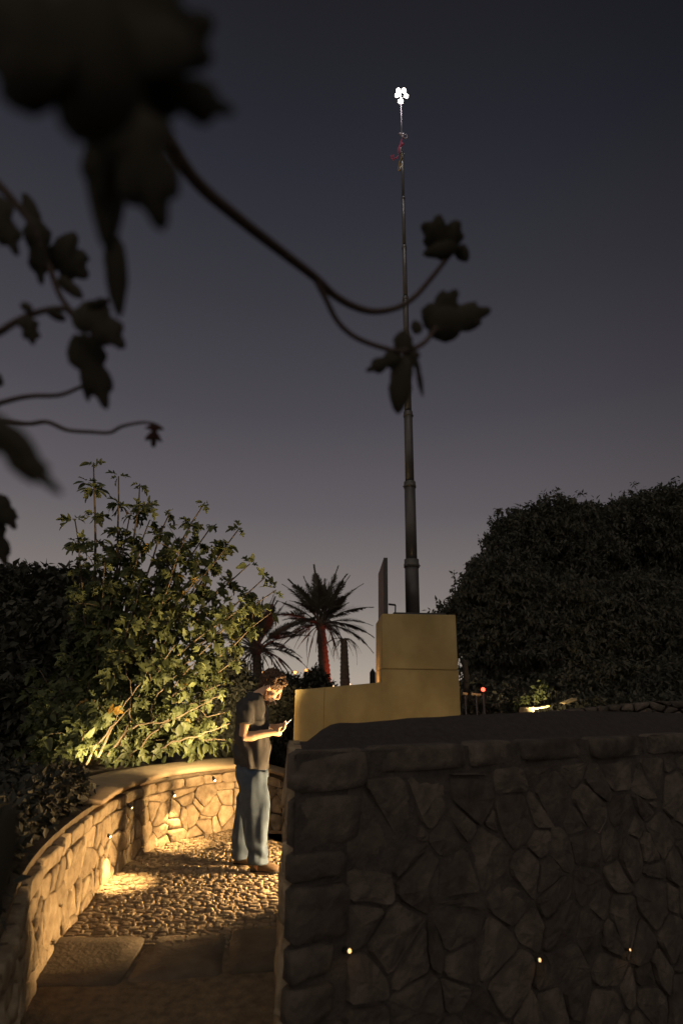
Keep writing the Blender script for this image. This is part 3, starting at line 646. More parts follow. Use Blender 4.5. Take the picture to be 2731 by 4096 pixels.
# --- fig tree behind the curved wall
fig = root('fig_tree', (-1.9, 7.0, .6), 'lamplit fig tree with lobed leaves and many leaning stems behind the curved wall', 'tree')
tips = [(375, 1850, 7.2), (300, 2075, 7.0), (475, 1905, 7.4), (560, 1935, 7.4), (600, 2080, 7.6), (820, 2010, 7.6), (760, 2120, 7.3), (700, 2160, 7.8), (960, 2110, 7.7), (910, 2180, 7.4), (1000, 2255, 7.6), (1060, 2310, 7.5),
        (1105, 2360, 7.4), (1085, 2450, 7.3), (980, 2420, 7.0), (900, 2330, 7.9), (800, 2300, 7.2), (690, 2300, 7.0), (560, 2200, 7.2), (480, 2120, 7.6), (420, 2250, 6.9), (620, 2420, 6.8), (520, 2480, 6.7), (380, 2480, 7.4),
        (860, 2560, 7.0), (940, 2640, 7.1), (780, 2650, 6.8), (700, 2580, 6.7), (880, 2740, 7.0), (900, 2850, 7.05), (820, 2800, 6.75), (740, 2750, 6.6), (640, 2680, 6.6), (560, 2780, 6.5), (460, 2700, 6.6), (360, 2720, 6.7), (280, 2620, 7.0), (240, 2760, 6.7),
        (200, 2900, 6.6), (310, 2880, 6.4), (430, 2860, 6.3), (540, 2900, 6.4), (640, 2860, 6.5), (720, 2880, 6.6), (660, 2960, 6.55), (780, 2930, 6.7), (850, 2960, 6.95), (900, 2960, 7.1), (580, 2990, 6.5), (480, 2980, 6.35), (220, 3000, 6.3), (150, 2800, 6.9), (160, 2680, 7.3), (180, 2950, 6.3), (260, 2985, 6.2), (140, 2880, 6.6), (330, 2960, 6.2), (120, 3010, 6.3), (210, 2840, 6.5), (380, 2800, 6.4), (680, 2050, 7.5), (640, 2250, 7.4), (860, 2220, 7.6), (560, 2330, 7.0), (760, 2420, 7.2), (930, 2480, 7.3), (450, 2380, 7.0), (330, 2360, 7.2), (720, 2220, 7.5), (520, 2060, 7.5), (850, 2100, 7.7)]
bases = [G(380, 3040, .62), G(440, 3030, .62), G(520, 3010, .62), G(600, 2990, .62), G(330, 3060, .62)]
leafspots = []; stems = []; topleaf = []
for i, (px, py, Y) in enumerate(tips):
    tip = P(px, py, Y); b = np.array(bases[i % 5]); b[1] = min(b[1], 7.3); b = b+np.array([random.uniform(-.08, .08), random.uniform(-.1, .25), 0]); b[2] = .6
    mid = (b+tip)/2; side = np.array([tip[0]-b[0], tip[1]-b[1], 0]); mid = mid-side*random.uniform(.05, .22)+np.array([0, 0, random.uniform(-.15, .1)])+rv(.05)
    if py > 2850: mid = mid+np.array([0, -.05, .25])
    L_ = np.linalg.norm(tip-b); pts = bez(b, mid, tip, 11); pts = [p_+rv(.012) if 0 < k < 10 else p_ for k, p_ in enumerate(pts)]
    r0 = .008+.0055*L_; rad = [r0*(1-.8*k/10)+.0025 for k in range(11)]; stems.append((pts, rad))
    nl = int(22+L_*16)
    for k in range(nl):
        t = 1-(random.random()**1.6)*.62; q = pts[min(10, int(t*10))]; leafspots.append((q, pts[min(10, int(t*10)+1)]-pts[max(0, int(t*10)-1)], t))
    for k in range(6): leafspots.append((tip, tip-pts[8], 1.0))
    for k in range(4 if py < 2500 else 5):                          # side twigs
        t = random.uniform(.45, .95); j = int(t*10); q = pts[j]; d = rv(1); d[2] = abs(d[2])*.5-.1; d = d/np.linalg.norm(d)*random.uniform(.16, .38)
        e = q+d; tw = bez(q, q+d*.5+np.array([0, 0, .05]), e, 5); stems.append((tw, [.006, .005, .004, .0035, .003]))
        for _ in range(8): leafspots.append((tw[random.choice((2, 3, 4, 4))], d, 1.0))
for pts_ in (((385, 3045, 6.25), (470, 2900, 6.3), (545, 2760, 6.5), (650, 2590, 6.8)), ((520, 3040, 6.4), (640, 2920, 6.45), (760, 2850, 6.6), (880, 2790, 6.8)), ((430, 3040, 6.3), (545, 2920, 6.35), (660, 2890, 6.4), (740, 2860, 6.5)), ((600, 3010, 6.5), (700, 2970, 6.5), (800, 2950, 6.6), (905, 2890, 6.8)), ((330, 3060, 6.2), (420, 2950, 6.25), (520, 2840, 6.3)), ((470, 3045, 6.35), (520, 2900, 6.4), (530, 2780, 6.5), (500, 2650, 6.7)), ((560, 3020, 6.45), (600, 2900, 6.5), (620, 2800, 6.55), (700, 2690, 6.7))):
    q_ = catmull([P(t_[0]+random.uniform(-14, 14), t_[1]+random.uniform(-14, 14), t_[2]) for t_ in pts_], 5); q_ = [v+rv(.008) for v in q_]; stems.append((q_, list(np.linspace(.014, .005, len(q_)))))
for pts, rad in stems: MB().tube(pts, rad, 6).build('branch', 'fig_bark', fig)
inst = []
for q, d, t in leafspots:
    d = d/np.linalg.norm(d); a = rv(1); a = a-d*(a@d); a /= np.linalg.norm(a)
    dirn = a*1.0+d*random.uniform(.0, .7)+np.array([0, 0, random.uniform(-1.3, .1)]); dirn /= np.linalg.norm(dirn)
    pet = random.uniform(.03, .07); base = q+dirn*pet; sz = random.choice([.08, .10, .12, .14, .165])*random.uniform(.9, 1.15)
    up = np.array([.3, -.8, .8])+rv(.5); inst.append((DEP(base)-sz*6, base, dirn, up, sz))
inst.sort(key=lambda v: v[0]); NLEAF = 300
mbl = MB()
for i, (_, base, dirn, up, sz) in enumerate(inst):
    x, y, z = basis(dirn, up)
    if i < NLEAF:
        o = bpy.data.objects.new('leaf', FIGM[i % 6]); link(o, fig); b = base-WL[fig.name]
        M = Matrix(((x[0]*sz, y[0]*sz, z[0]*sz, b[0]), (x[1]*sz, y[1]*sz, z[1]*sz, b[1]), (x[2]*sz, y[2]*sz, z[2]*sz, b[2]), (0, 0, 0, 1))); o.matrix_local = M
    else:
        v, f_ = FIG[i % 6]; mbl.add([base+(x*p_[0]+y*p_[1]+z*p_[2])*sz for p_ in v], f_)
tag(mbl.build('foliage', 'fig_leaf', fig), None, kind='stuff')

# --- foliage masses
def leaf_mass(mb_, spots_, size, per=6, kind='lance', droopy=.6, spread=1.0):
    v0, f0 = leaf_geo(kind, .25, .2, 3)
    v0 = np.array(v0)
    for c in spots_:
        for _ in range(per):
            d = rv(1); d[2] -= droopy; d /= np.linalg.norm(d); x, y, z = basis(d, np.array([0, 0, 1])+rv(.5)); s_ = size*random.uniform(.7, 1.3); b = c+rv(size*.35*spread)
            k = len(mb_.V); mb_.V.extend(map(tuple, b+(v0[:, :1]*x+v0[:, 1:2]*y+v0[:, 2:3]*z)*s_)); mb_.F.extend([tuple(i+k for i in f_) for f_ in f0])
LANCE_S = ([(0, 0, 0), (-.13, .4, .03), (.13, .4, .03), (0, 1, -.1)], [(0, 2, 3, 1)])
def quick_mass(mb_, spots_, size, per, droopy, width=1.0, jit=.5):
    v0 = np.array(LANCE_S[0])*np.array([width, 1, 1])
    for c in spots_:
        c = c+0
        for _ in range(per):
            d = rv(1); d[2] -= droopy; d /= np.linalg.norm(d); x, y, z = basis(d, np.array([0, 0, 1])+rv(.5)); s_ = size*random.uniform(.7, 1.3); b = c+rv(size*jit)
            k = len(mb_.V); mb_.V.extend(map(tuple, b+(v0[:, :1]*x+v0[:, 1:2]*y+v0[:, 2:3]*z)*s_)); mb_.F.append((k, k+2, k+3, k+1))
def ellip_spots(c, r, n, shell=.55, zmin=None):
    o = []
    while len(o) < n:
        d = rv(1); d /= np.linalg.norm(d); t = shell+(1-shell)*random.random()**.6; p_ = c+d*np.asarray(r)*t*(1+.12*nz(d, 2.5, c[0]))
        if zmin is None or p_[2] > zmin: o.append(p_)
    return o
def tree(name, label, lobes, trunk, leaf, lsize, per, droopy, dens, bark='dark_bark', shell=.5, width=1.0, cat='tree', group=None, clump=0):
    base = np.array(trunk[0]); t = root(name, base, label, cat, group); mb_ = MB()
    cs = []
    for c, r in lobes:
        c = np.asarray(c); n = int(dens*(r[0]*r[2]*3.1+r[0]*r[1])); cs.append(c)
        if clump:
            for cc in ellip_spots(c, r, max(4, n//14), .62):
                k_ = clump*random.uniform(.6, 1.25); quick_mass(mb_, [cc+np.array([a_[0]*k_, a_[1]*k_, a_[2]*k_*.5-.35*k_*(a_[0]**2+a_[1]**2)]) for a_ in RNG.normal(0, .55, (14, 3))], lsize, per, droopy, width, .35)
            quick_mass(mb_, ellip_spots(c, np.asarray(r)*.72, n//3, .1), lsize*1.5, 4, droopy, width*1.3)
        else: quick_mass(mb_, ellip_spots(c, r, n, shell), lsize, per, droopy, width)
    tr = MB(); fork = np.array(trunk[-1]); tr.tube(catmull(trunk, 4), list(np.linspace(trunk_r(name), trunk_r(name)*.6, 4*(len(trunk)-1)+1)), 9)
    tr.build('trunk', bark, t)
    for c in cs:
        MB().tube(bez(fork, (fork+c)/2+np.array([0, 0, -.2]), c, 7), list(np.linspace(trunk_r(name)*.45, .02, 7)), 6).build('limb', bark, t)
    tag(mb_.build('crown', leaf, t, False), None, kind='stuff'); return t
def trunk_r(n): return {'shade_tree': .2, 'dark_tree': .12, 'hedge_shrub': .03, 'citrus_shrub': .04}.get(n, .08)
def lobe(px, py, Y, rp, ry=None, rz=None):
    c = P(px, py, Y); s_ = DEP(c)/F; return (c, (rp*s_, (ry or rp)*s_, (rz or rp)*s_))
tree('shade_tree', 'huge dark round-crowned tree filling the view beyond the ochre block', [
    lobe(2045, 2420, 13, 205), lobe(2240, 2250, 14, 235), lobe(2500, 2220, 14.5, 215), lobe(2730, 2260, 14, 290), lobe(2250, 2550, 12.5, 300, 260, 240), lobe(2560, 2560, 12.5, 320, 260, 280), lobe(1930, 2570, 13, 100, 130, 125),
    lobe(1970, 2330, 13.2, 92), lobe(2090, 2170, 13.6, 100), lobe(2040, 2680, 13, 160, 150, 90), lobe(2800, 2620, 12, 260)]+[lobe(a+random.uniform(-12, 12), b+25, 13.4, random.uniform(45, 75)) for a, b in ((1850, 2425), (1900, 2350), (1930, 2270), (1975, 2285), (2010, 2180), (2030, 2110), (2070, 2075), (2130, 2060), (2190, 2040), (2250, 2030), (2300, 2040), (2350, 2055), (2420, 2075), (2475, 2045), (2540, 2020), (2600, 2010), (2660, 1995), (2715, 1985))],
     [P(2330, 2900, 14)*np.array([1, 1, 0])+np.array([0, 0, .2]), P(2340, 2760, 14), P(2330, 2620, 14)], 'tree_leaf', .135, 10, .8, 330, shell=.35, width=1.5, clump=.42)
# darker trees on the left, behind the fig
tree('dark_tree', 'dark bushy tree behind the fig, against the dusk', [lobe(260, 2420, 10, 150), lobe(90, 2420, 9.6, 160), lobe(120, 2640, 9, 230), lobe(330, 2620, 9.4, 200), lobe(-120, 2560, 9, 220), lobe(60, 2880, 8.4, 230), lobe(300, 2860, 8.8, 190)],
     [P(150, 3000, 9.2)*np.array([1, 1, 0])+np.array([0, 0, .3]), P(150, 2800, 9.2), P(160, 2650, 9.2)], 'dark_leaf', .15, 8, .25, 300, shell=.3, width=2.2)
tree('citrus_shrub', 'dark leafy shrub between the fig and the palms', [lobe(900, 2740, 9.2, 110), lobe(985, 2790, 9.4, 85), lobe(1010, 2860, 9, 110), lobe(920, 2840, 9, 130), lobe(870, 2930, 8.8, 120)],
     [P(950, 3060, 9.1)*np.array([1, 1, 0])+np.array([0, 0, .3]), P(950, 2940, 9.1), P(950, 2860, 9.1)], 'dark_leaf', .085, 8, .2, 700, shell=.3, width=2.2, cat='shrub')
tree('citrus_shrub', 'black leafy shrub behind the man\'s hands and the end of the ochre wall', [lobe(1120, 2830, 8.9, 75, 90, 90), lobe(1140, 2980, 8.7, 90, 90, 120), lobe(1060, 2960, 8.8, 90), lobe(1200, 2860, 8.9, 90)],
     [P(1120, 3080, 8.8)*np.array([1, 1, 0])+np.array([0, 0, -.4]), P(1120, 3000, 8.8), P(1120, 2920, 8.8)], 'black_leaf', .075, 8, .2, 1000, shell=.25, width=2.2, cat='shrub')
tree('hedge_shrub', 'low dark hedge showing above the end of the ochre wall, below the palms', [lobe(1200, 2745, 12, 45, 60, 30), lobe(1262, 2720, 12, 42, 60, 42), lobe(1150, 2740, 12, 45, 60, 36), lobe(1290, 2760, 12, 40, 60, 40), lobe(1100, 2740, 12, 50, 60, 50)],
     [P(1240, 2900, 12)*np.array([1, 1, 0])+np.array([0, 0, -.45]), P(1240, 2850, 12), P(1240, 2780, 12)], 'dark_leaf', .10, 7, .0, 900, shell=.2, width=2.0, cat='hedge')
tree('hedge_shrub', 'dark shrubs at the foot of the huge tree', [lobe(1900, 2790, 11, 100, 90, 80), lobe(2060, 2800, 10.5, 110, 90, 70), lobe(2250, 2740, 11, 120, 90, 60), lobe(2450, 2730, 11, 150, 90, 90), lobe(2680, 2760, 10.5, 170, 90, 110)]+[lobe(a, 2835, 10, 70, 60, 45) for a in range(1860, 2800, 75)],
     [P(2240, 2900, 11)*np.array([1, 1, 0])+np.array([0, 0, .3]), P(2240, 2870, 11), P(2240, 2800, 11)], 'tree_leaf', .11, 8, .3, 420, shell=.2, width=1.8, cat='shrub')
tree('hedge_shrub', 'dark low plants creeping at the near end of the curved wall', [lobe(50, 3150, 5.4, 110, 110, 90), lobe(0, 3250, 4.6, 150, 130, 140), lobe(-80, 3450, 3.6, 150, 130, 200)]+[(np.array([lw_at(u)[0][0]-lw_at(u)[1][0]*.30, lw_at(u)[0][1]-lw_at(u)[1][1]*.30, .70+.05*random.random()]), (.2, .2, .17)) for u in np.linspace(.5, 3.15, 13)],
     [(-2.5, 5.4, .55), (-2.5, 5.4, .7), (-2.5, 5.4, .8)], 'black_leaf', .07, 8, .2, 900, shell=.2, width=2.2, cat='shrub')
# lit sprig, pale ledge stones and red lamp below the tree
spr = root('lit_sprig', P(2130, 2830, 9.6), 'small brightly lit leafy sprig at the foot of the huge tree', 'plant'); mb = MB()
for (px, py, n) in ((2150, 2760, 26), (2165, 2745, 26), (2135, 2790, 22), (2100, 2800, 18), (2085, 2825, 12), (2155, 2780, 22), (2185, 2760, 10), (2060, 2825, 6)):
    quick_mass(mb, [P(px+random.uniform(-14, 14), py+random.uniform(-16, 16), 9.6+random.uniform(-.1, .1)) for _ in range(n)], .075, 2, .7, 2.2)
tag(mb.build('foliage', 'fig_leaf', spr, False), None, kind='stuff')
MB().tube([P(2130, 2850, 9.6), P(2140, 2790, 9.6), P(2160, 2740, 9.6)], [.012, .009, .004], 6).build('stem', 'fig_bark', spr)
lamp = root('sprig_lamp', P(2112, 2838, 9.3), 'tiny uplight under the lit sprig', 'lamp'); c = P(2112, 2842, 9.3)
MB().tube([c-np.array([0, 0, .1]), c], .02, 8).build('housing', 'dark_metal', lamp); spot('sprig_light', P(2165, 2838, 9.05), P(2145, 2770, 9.6), 30, (1, .78, .42), 120, .6, .02, lamp)
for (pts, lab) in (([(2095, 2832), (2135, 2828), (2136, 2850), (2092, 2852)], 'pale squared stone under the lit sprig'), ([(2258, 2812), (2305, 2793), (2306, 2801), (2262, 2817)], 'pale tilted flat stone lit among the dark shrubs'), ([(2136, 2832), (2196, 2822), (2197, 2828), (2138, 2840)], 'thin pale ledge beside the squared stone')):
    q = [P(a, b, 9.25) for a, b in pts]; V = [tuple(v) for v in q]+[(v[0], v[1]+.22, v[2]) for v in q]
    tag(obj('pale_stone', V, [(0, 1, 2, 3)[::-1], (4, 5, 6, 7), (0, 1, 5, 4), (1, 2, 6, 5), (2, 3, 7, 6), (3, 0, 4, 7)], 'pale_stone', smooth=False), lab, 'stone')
spot('sprig_light', P(2160, 2800, 8.8), P(2180, 2815, 9.3), .9, (1, .72, .36), 150, .7, .02, lamp)
rl = root('red_lamp', P(1933, 2775, 9.3), 'small red signal lamp glowing below the huge tree', 'lamp'); c = P(1931, 2758, 9.3)
MB().tube([(c[0], c[1], .2), (c[0], c[1], c[2]-.06)], .02, 8).build('post', 'dark_metal', rl); MB().ell(c, (.034, .03, .032)).build('lens', 'red_lens', rl)
point('red_lamp_light', c+np.array([-.1, -.15, .05]), .12, (1, .1, .05), .05, rl)
for (a, b, y, lab) in ((1850, 1868, 2774, 'short pale rail end beside the ochre block'), (1884, 1922, 2777, 'pale rail lit beside the red lamp')):
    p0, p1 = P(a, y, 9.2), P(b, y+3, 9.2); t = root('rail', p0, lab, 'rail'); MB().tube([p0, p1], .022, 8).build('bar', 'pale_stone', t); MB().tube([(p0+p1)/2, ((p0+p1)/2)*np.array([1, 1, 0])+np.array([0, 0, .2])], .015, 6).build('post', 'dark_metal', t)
spot('rail_light', P(1900, 2740, 8.8), P(1890, 2776, 9.2), 2, (1, .6, .35), 120, .6, .03, rl)
tp = root('timber_post', P(1869, 2800, 10.5)*np.array([1, 1, 0])+np.array([0, 0, .3]), 'slim dark post at the edge of the ochre block', 'post')
MB().tube([P(1868, 2850, 10.5), P(1862, 2700, 10.5), P(1858, 2640, 10.5)], .05, 8).build('shaft', 'dark_bark', tp)
# rubble ledge on the far right
lg = root('rubble_wall', P(2450, 2850, 8.2), 'low dark rubble ledge half lost under the huge tree', 'stone wall')
def gmap(u, v, h): q = P(2180+u*560, 2860, 8.2); return np.array([q[0]-h*.3, 8.2+u*.1-h, .86+v+.17*min(1, u*1.2)])
for poly in voronoi(seeds_in((0, 0, 1.15, .42), .085, .11, .42), (0, 0, 1.15, .42)):
    q = [np.array([p_[0]*2.1, p_[1]]) for p_ in poly]; stone('stone', q, lambda u, v, h: gmap(u/2.1, v, h), lg, 'brown_stone', .01, .04, .015, .3)

# --- palms
def frond_geo(L_, arch, dead=False, seed=0):
    rnd = random.Random(seed); mb_ = MB(); n = 14; pts = []
    for i in range(n):
        t = i/(n-1); pts.append(np.array([0, L_*(t-.12*arch*t*t), -arch*L_*.42*t**2.1]))
    mb_.tube(pts, [L_*.011*(1-.85*i/(n-1))+.003 for i in range(n)], 5)
    m = 92 if not dead else 30
    for side in (-1, 1):
        for k in range(m):
            t = (.28 if not dead else .45)+(.72 if not dead else .55)*k/m; i = min(n-2, int(t*(n-1))); q = pts[i]+(pts[i+1]-pts[i])*(t*(n-1)-i); tg = pts[i+1]-pts[i]; tg /= np.linalg.norm(tg)
            ln = L_*(.17*math.sin(min(1, .25+t*.9)*math.pi)**.6+.03)*rnd.uniform(.8, 1.1)*(.55 if dead else 1); d = np.array([side, 0, 0])*(.8 if not dead else .3)+tg*(.62+.5*t)+np.array([0, 0, rnd.uniform(-.25, .5) if not dead else -.6]); d /= np.linalg.norm(d)
            wv = np.cross(d, np.array([0, 0, 1.])); wv /= np.linalg.norm(wv)+1e-9; wv = wv*L_*.0075+tg*L_*.004; e = q+d*ln+np.array([0, 0, -ln*.12])
            mid = q+d*ln*.5; mb_.add([q-wv*.4, mid-wv, e, mid+wv, q+wv*.4], [(0, 1, 2, 3, 4)])
    return mb_
FR = [me('frond', (g := frond_geo(1.0, a, False, k)).V, g.F, 'palm_leaf', False) for k, a in enumerate((.2, .5, .8, 1.1))]
FD = [me('frond', (g := frond_geo(1.0, a, True, 9+k)).V, g.F, 'palm_dead', False) for k, a in enumerate((1.2, 1.7, 2.2))]
def palm(label, basepx, toppx, Y, wb, wt, fr_len, n_up, n_dead, bare=False):
    b = P(*basepx, Y); tpt = P(*toppx, Y); s_ = DEP(tpt)/F; t = root('palm_tree', (b[0], Y, -.5), label, 'palm tree', None)
    zb = -.5; n = 46; V = []; mb_ = MB(); seg = 14
    rgs = []
    for i in range(n):
        u_ = i/(n-1); z = zb+(tpt[2]-zb)*u_; x = b[0]+(tpt[0]-b[0])*max(0, (z-b[2])/(tpt[2]-b[2])) if z > b[2] else b[0]
        r_ = (wb+(wt-wb)*max(0, (z-b[2])/(tpt[2]-b[2])))*s_/2; r_ *= 1+(.10 if i % 2 else -.04)
        rgs.append([(x+r_*math.cos(2*math.pi*k/seg+i*.3)*(1+.10*random.random()), Y+r_*math.sin(2*math.pi*k/seg+i*.3), z+random.uniform(-.01, .02)) for k in range(seg)])
    mb_.loft(rgs).build('trunk', 'palm_bark', t)
    if not bare: MB().ell(tpt+np.array([0, 0, .05]), (wt*s_*.75, wt*s_*.75, wt*s_*1.1)).build('crownshaft', 'palm_bark', t)
    ga = math.pi*(3-5**.5)
    for k in range(n_up+n_dead):
        dead = k >= n_up; az = k*ga+random.uniform(-.2, .2)
        if not dead: el_ = math.radians(86-(k/n_up)**.9*84+random.uniform(-6, 6)); msh = FR[min(3, int((k/n_up)*4))]; ln = fr_len*random.uniform(.86, 1.08)*(.9 if k < 5 else 1)
        else: el_ = math.radians(random.uniform(-25, 15)); msh = FD[k % 3]; ln = fr_len*random.uniform(.45, .8)
        o = bpy.data.objects.new('frond', msh); link(o, t)
        d = np.array([math.cos(az)*math.cos(el_), math.sin(az)*math.cos(el_), math.sin(el_)]); x, y, z = basis(d, np.array([0, 0, 1.]) if el_ < 1.4 else np.array([-math.cos(az), -math.sin(az), .1]))
        rl_ = random.uniform(-.6, .6); x, z = x*math.cos(rl_)+z*math.sin(rl_), z*math.cos(rl_)-x*math.sin(rl_); q = tpt-WL[t.name]+d*wt*s_*.3
        o.matrix_local = Matrix(((x[0]*ln, y[0]*ln, z[0]*ln, q[0]), (x[1]*ln, y[1]*ln, z[1]*ln, q[1]), (x[2]*ln, y[2]*ln, z[2]*ln, q[2]), (0, 0, 0, 1)))
    return t
palm('date palm with a full feathery crown and hanging dead fronds, its trunk edge lit red', (1302, 2745), (1283, 2500), 30, 46, 30, 3.1, 36, 18)
palm('date palm half hidden behind the fig tree, crown spreading low', (1032, 2760), (1026, 2600), 30, 40, 32, 3.2, 34, 16)
palm('bare headless palm trunk with a skirt of dead fronds beside the full palm', (1380, 2745), (1375, 2555), 29, 36, 25, 1.7, 0, 14, True)
rf = root('red_lamp', (P(1420, 2760, 27)[0], 27, -.5), 'red floodlight on the ground lighting the palm trunks, hidden by the low ochre wall', 'lamp'); c = P(1425, 2775, 27.5)
MB().tube([(c[0], c[1], -.45), (c[0], c[1], c[2]-.1)], .05, 8).build('post', 'dark_metal', rf); MB().ell(c, (.14, .1, .1)).build('lens', 'red_lens', rf)
spot('red_flood', np.array([P(1302, 2700, 30)[0]+2.0, 29.35, 1.2]), P(1306, 2650, 30), 500, (1, .10, .03), 48, .6, .1, rf)
# --- far lights
for i, (px, py, Y, r_, lab) in enumerate(((1180, 2690, 60, .20, 'orange street lamp far off, seen just behind the man\'s hair'), (1247, 2694, 62, .2, 'first of three orange street lamps in front of the man\'s forehead'), (1264, 2692, 62, .2, 'second of three orange street lamps in front of the man\'s forehead'), (1278, 2690, 62, .22, 'third and farthest street lamp of the three before the man\'s forehead'), (1228, 2683, 58, .26, 'orange street lamp touching the outline of the man\'s hair'), (1050, 2692, 60, .17, 'orange street lamp behind the back of the man\'s head'))):
    c = P(px, py, Y); t = root('street_lamp', (c[0], Y+.3, -6), lab, 'street lamp', 'street lamps across the valley edge')
    MB().tube([(c[0], Y+.3, -6), (c[0], Y+.3, c[2]+.25), (c[0], Y, c[2]+.2)], [.08, .06, .05], 6).build('pole', 'dark_metal', t); MB().ell(c, (r_, r_, r_*.8)).build('bulb', 'street_bulb', t)
for i, (px, py, Y, lab) in enumerate(((1399, 2737, 300, 'warm point of light on the far shore right of the bare palm'), (1333, 2744, 300, 'warm point of light on the far shore between the palm trunks'), (147, 2412, 26, 'pale window glint deep in the dark tree'), (383, 2411, 24, 'orange glint between the dark tree and the fig'))):
    c = P(px, py, Y); r_ = .0016*Y; t = root('distant_lamp', (c[0], c[1], c[2]-r_*40), lab, 'lamp', 'far points of light'); MB().ell(c, (r_,)*3).build('bulb', 'far_bulb', t); MB().tube([c-np.array([0, 0, r_*40]), c-np.array([0, 0, r_*.9])], [r_*.4, r_*.25], 6).build('pole', 'dark_metal', t)
# =============================================================== THE MAN
YP = 5.62
def pp(a, b, dy=0.0): return P(850+a/2.475, 2600+b/2.475, YP)+np.array([0, dy, 0])
man = root('person', pp(440, 2180)*np.array([1, 1, 0]), 'bearded man in dark T-shirt and jeans, head bowed over a phone, cigarette in mouth', 'person')
HC = pp(585, 376); pitch = math.radians(43); yaw = math.radians(-12)
fw = np.array([math.cos(pitch)*math.cos(yaw), math.cos(pitch)*math.sin(yaw), -math.sin(pitch)]); lat = np.array([-math.sin(yaw), math.cos(yaw), 0]); upv = np.cross(fw, lat)*1.0
if upv[2] < 0: upv = -upv
AX = (fw, lat, upv)
def hd(f_, l_, u_): return HC+fw*f_+lat*l_+upv*u_
K = 1.12
b = MB()
# head
b.ell(hd(-.018*K, 0, .022*K), (.098*K, .077*K, .088*K), AX, 20, 14); b.ell(hd(.028*K, 0, -.035*K), (.062*K, .060*K, .078*K), AX, 18, 12)
b.ell(hd(.050*K, 0, -.088*K), (.036*K, .038*K, .032*K), AX, 14, 10)                       # chin
b.ell(hd(.066*K, 0, .040*K), (.024*K, .052*K, .018*K), AX, 14, 8)                          # brow
for s in (-1, 1):
    b.ell(hd(.058*K, s*.036*K, -.018*K), (.026*K, .024*K, .020*K), AX, 12, 8)              # cheek
    b.ell(hd(.070*K, s*.031*K, .020*K), (.014*K, .015*K, .010*K), AX, 10, 8)               # lowered eyelid
    b.ell(hd(-.008*K, s*.078*K, -.002*K), (.020*K, .010*K, .033*K), AX, 12, 8)             # ear
b.tube([hd(.084*K, 0, .030*K), hd(.098*K, 0, .004*K), hd(.112*K, 0, -.016*K), hd(.098*K, 0, -.025*K), hd(.08*K, 0, -.028*K)], [.009*K, .011*K, .0125*K, .012*K, .010*K], 8)
for s in (-1, 1): b.ell(hd(.098*K, s*.010*K, -.020*K), (.010*K, .008*K, .007*K), AX, 8, 6)
b.ell(hd(.085*K, 0, -.045*K), (.014*K, .024*K, .007*K), AX, 10, 6); b.ell(hd(.083*K, 0, -.057*K), (.013*K, .022*K, .007*K), AX, 10, 6)
neck0 = pp(430, 480); b.tube([neck0, pp(485, 440), pp(530, 400)], [.070, .064, .064], 12)
# trunk core
b.tube([pp(405, 540), pp(395, 700), pp(390, 900), pp(385, 1080)], [.085, .09, .09, .085], 12)
# arms: near arm bent, forearm level; far arm behind it reaching the phone
SH = pp(375, 545, -.17); EL = pp(338, 838, -.20); WR = pp(610, 808, -.10); HA = pp(680, 790, -.06)
b.tube([SH, SH*.5+EL*.5, EL+np.array([0, 0, .02]), EL], [.052, .047, .040, .036], 12)
b.tube([EL+np.array([-.005, 0, .0]), EL*.72+WR*.28+np.array([0, 0, -.008]), EL*.4+WR*.6, WR], [.037, .046, .038, (.027, .030)], 12)
SH2 = pp(430, 560, .17); EL2 = pp(420, 800, .19); WR2 = pp(620, 765, .06); HA2 = pp(680, 745, .02)
b.tube([SH2, SH2*.5+EL2*.5, EL2], [.052, .047, .037], 12); b.tube([EL2, EL2*.7+WR2*.3, EL2*.4+WR2*.6, WR2], [.037, .044, .037, .027], 12)
# hands
PH = pp(742, 752, -.035)                                             # phone centre
pdir = (pp(782, 712)-pp(705, 790)); pdir /= np.linalg.norm(pdir); pnorm = np.array([-pdir[2], 0, pdir[0]]); platd = np.array([0, 1., 0])
def hand(wr, palm_c, side):
    d = palm_c-wr; b.tube([wr, wr*.5+palm_c*.5, palm_c, palm_c+d*.35], [(.027, .028), (.030, .036), (.026, .042), (.018, .038)], 12)
    for k in range(4):
        off = (-.030+.020*k); ln = (.062, .074, .070, .056)[k]
        q0 = palm_c+d*.25+platd*off; q1 = q0+pdir*ln*.55-pnorm*.006; q2 = q1+pdir*ln*.45+pnorm*.016; q3 = q2+pdir*.008+pnorm*.018
        b.tube([q0, q1, q2, q3], [.0105, .0098, .0088, .0072], 8)
    th0 = palm_c-d*.1+platd*side*.03; b.tube([th0, th0+pdir*.03+pnorm*.022+platd*side*.006, PH+pnorm*.018+platd*side*.018, PH+pdir*.02+pnorm*.016+platd*side*.006], [.014, .0125, .0105, .0085], 8)
hand(WR, pp(668, 806, -.065)-pnorm*.0, -1); hand(WR2, pp(668, 775, .0), 1)
# legs inside the jeans, ankles and feet
HN, KN, AN = pp(380, 1260, -.085), pp(440, 1600, -.09), pp(450, 2080, -.09); HF, KF, AF = pp(375, 1260, .085), pp(330, 1600, .10), pp(258, 2060, .12)
for h, k, a in ((HN, KN, AN), (HF, KF, AF)): b.tube([h, h*.5+k*.5, k, k*.55+a*.45, a], [.065, .062, .05, .05, .042], 12)
for a, dx in ((AN, 1), (AF, 1)):
    b.tube([a, a+np.array([.02, 0, -.05]), a+np.array([.13, -.01, -.075])], [.042, .042, .032], 10)
Vb_, Fb_, Nb_ = remesh(b, .0075, 3, .45)
body = obj('body', Vb_, Fb_, 'skin', man)
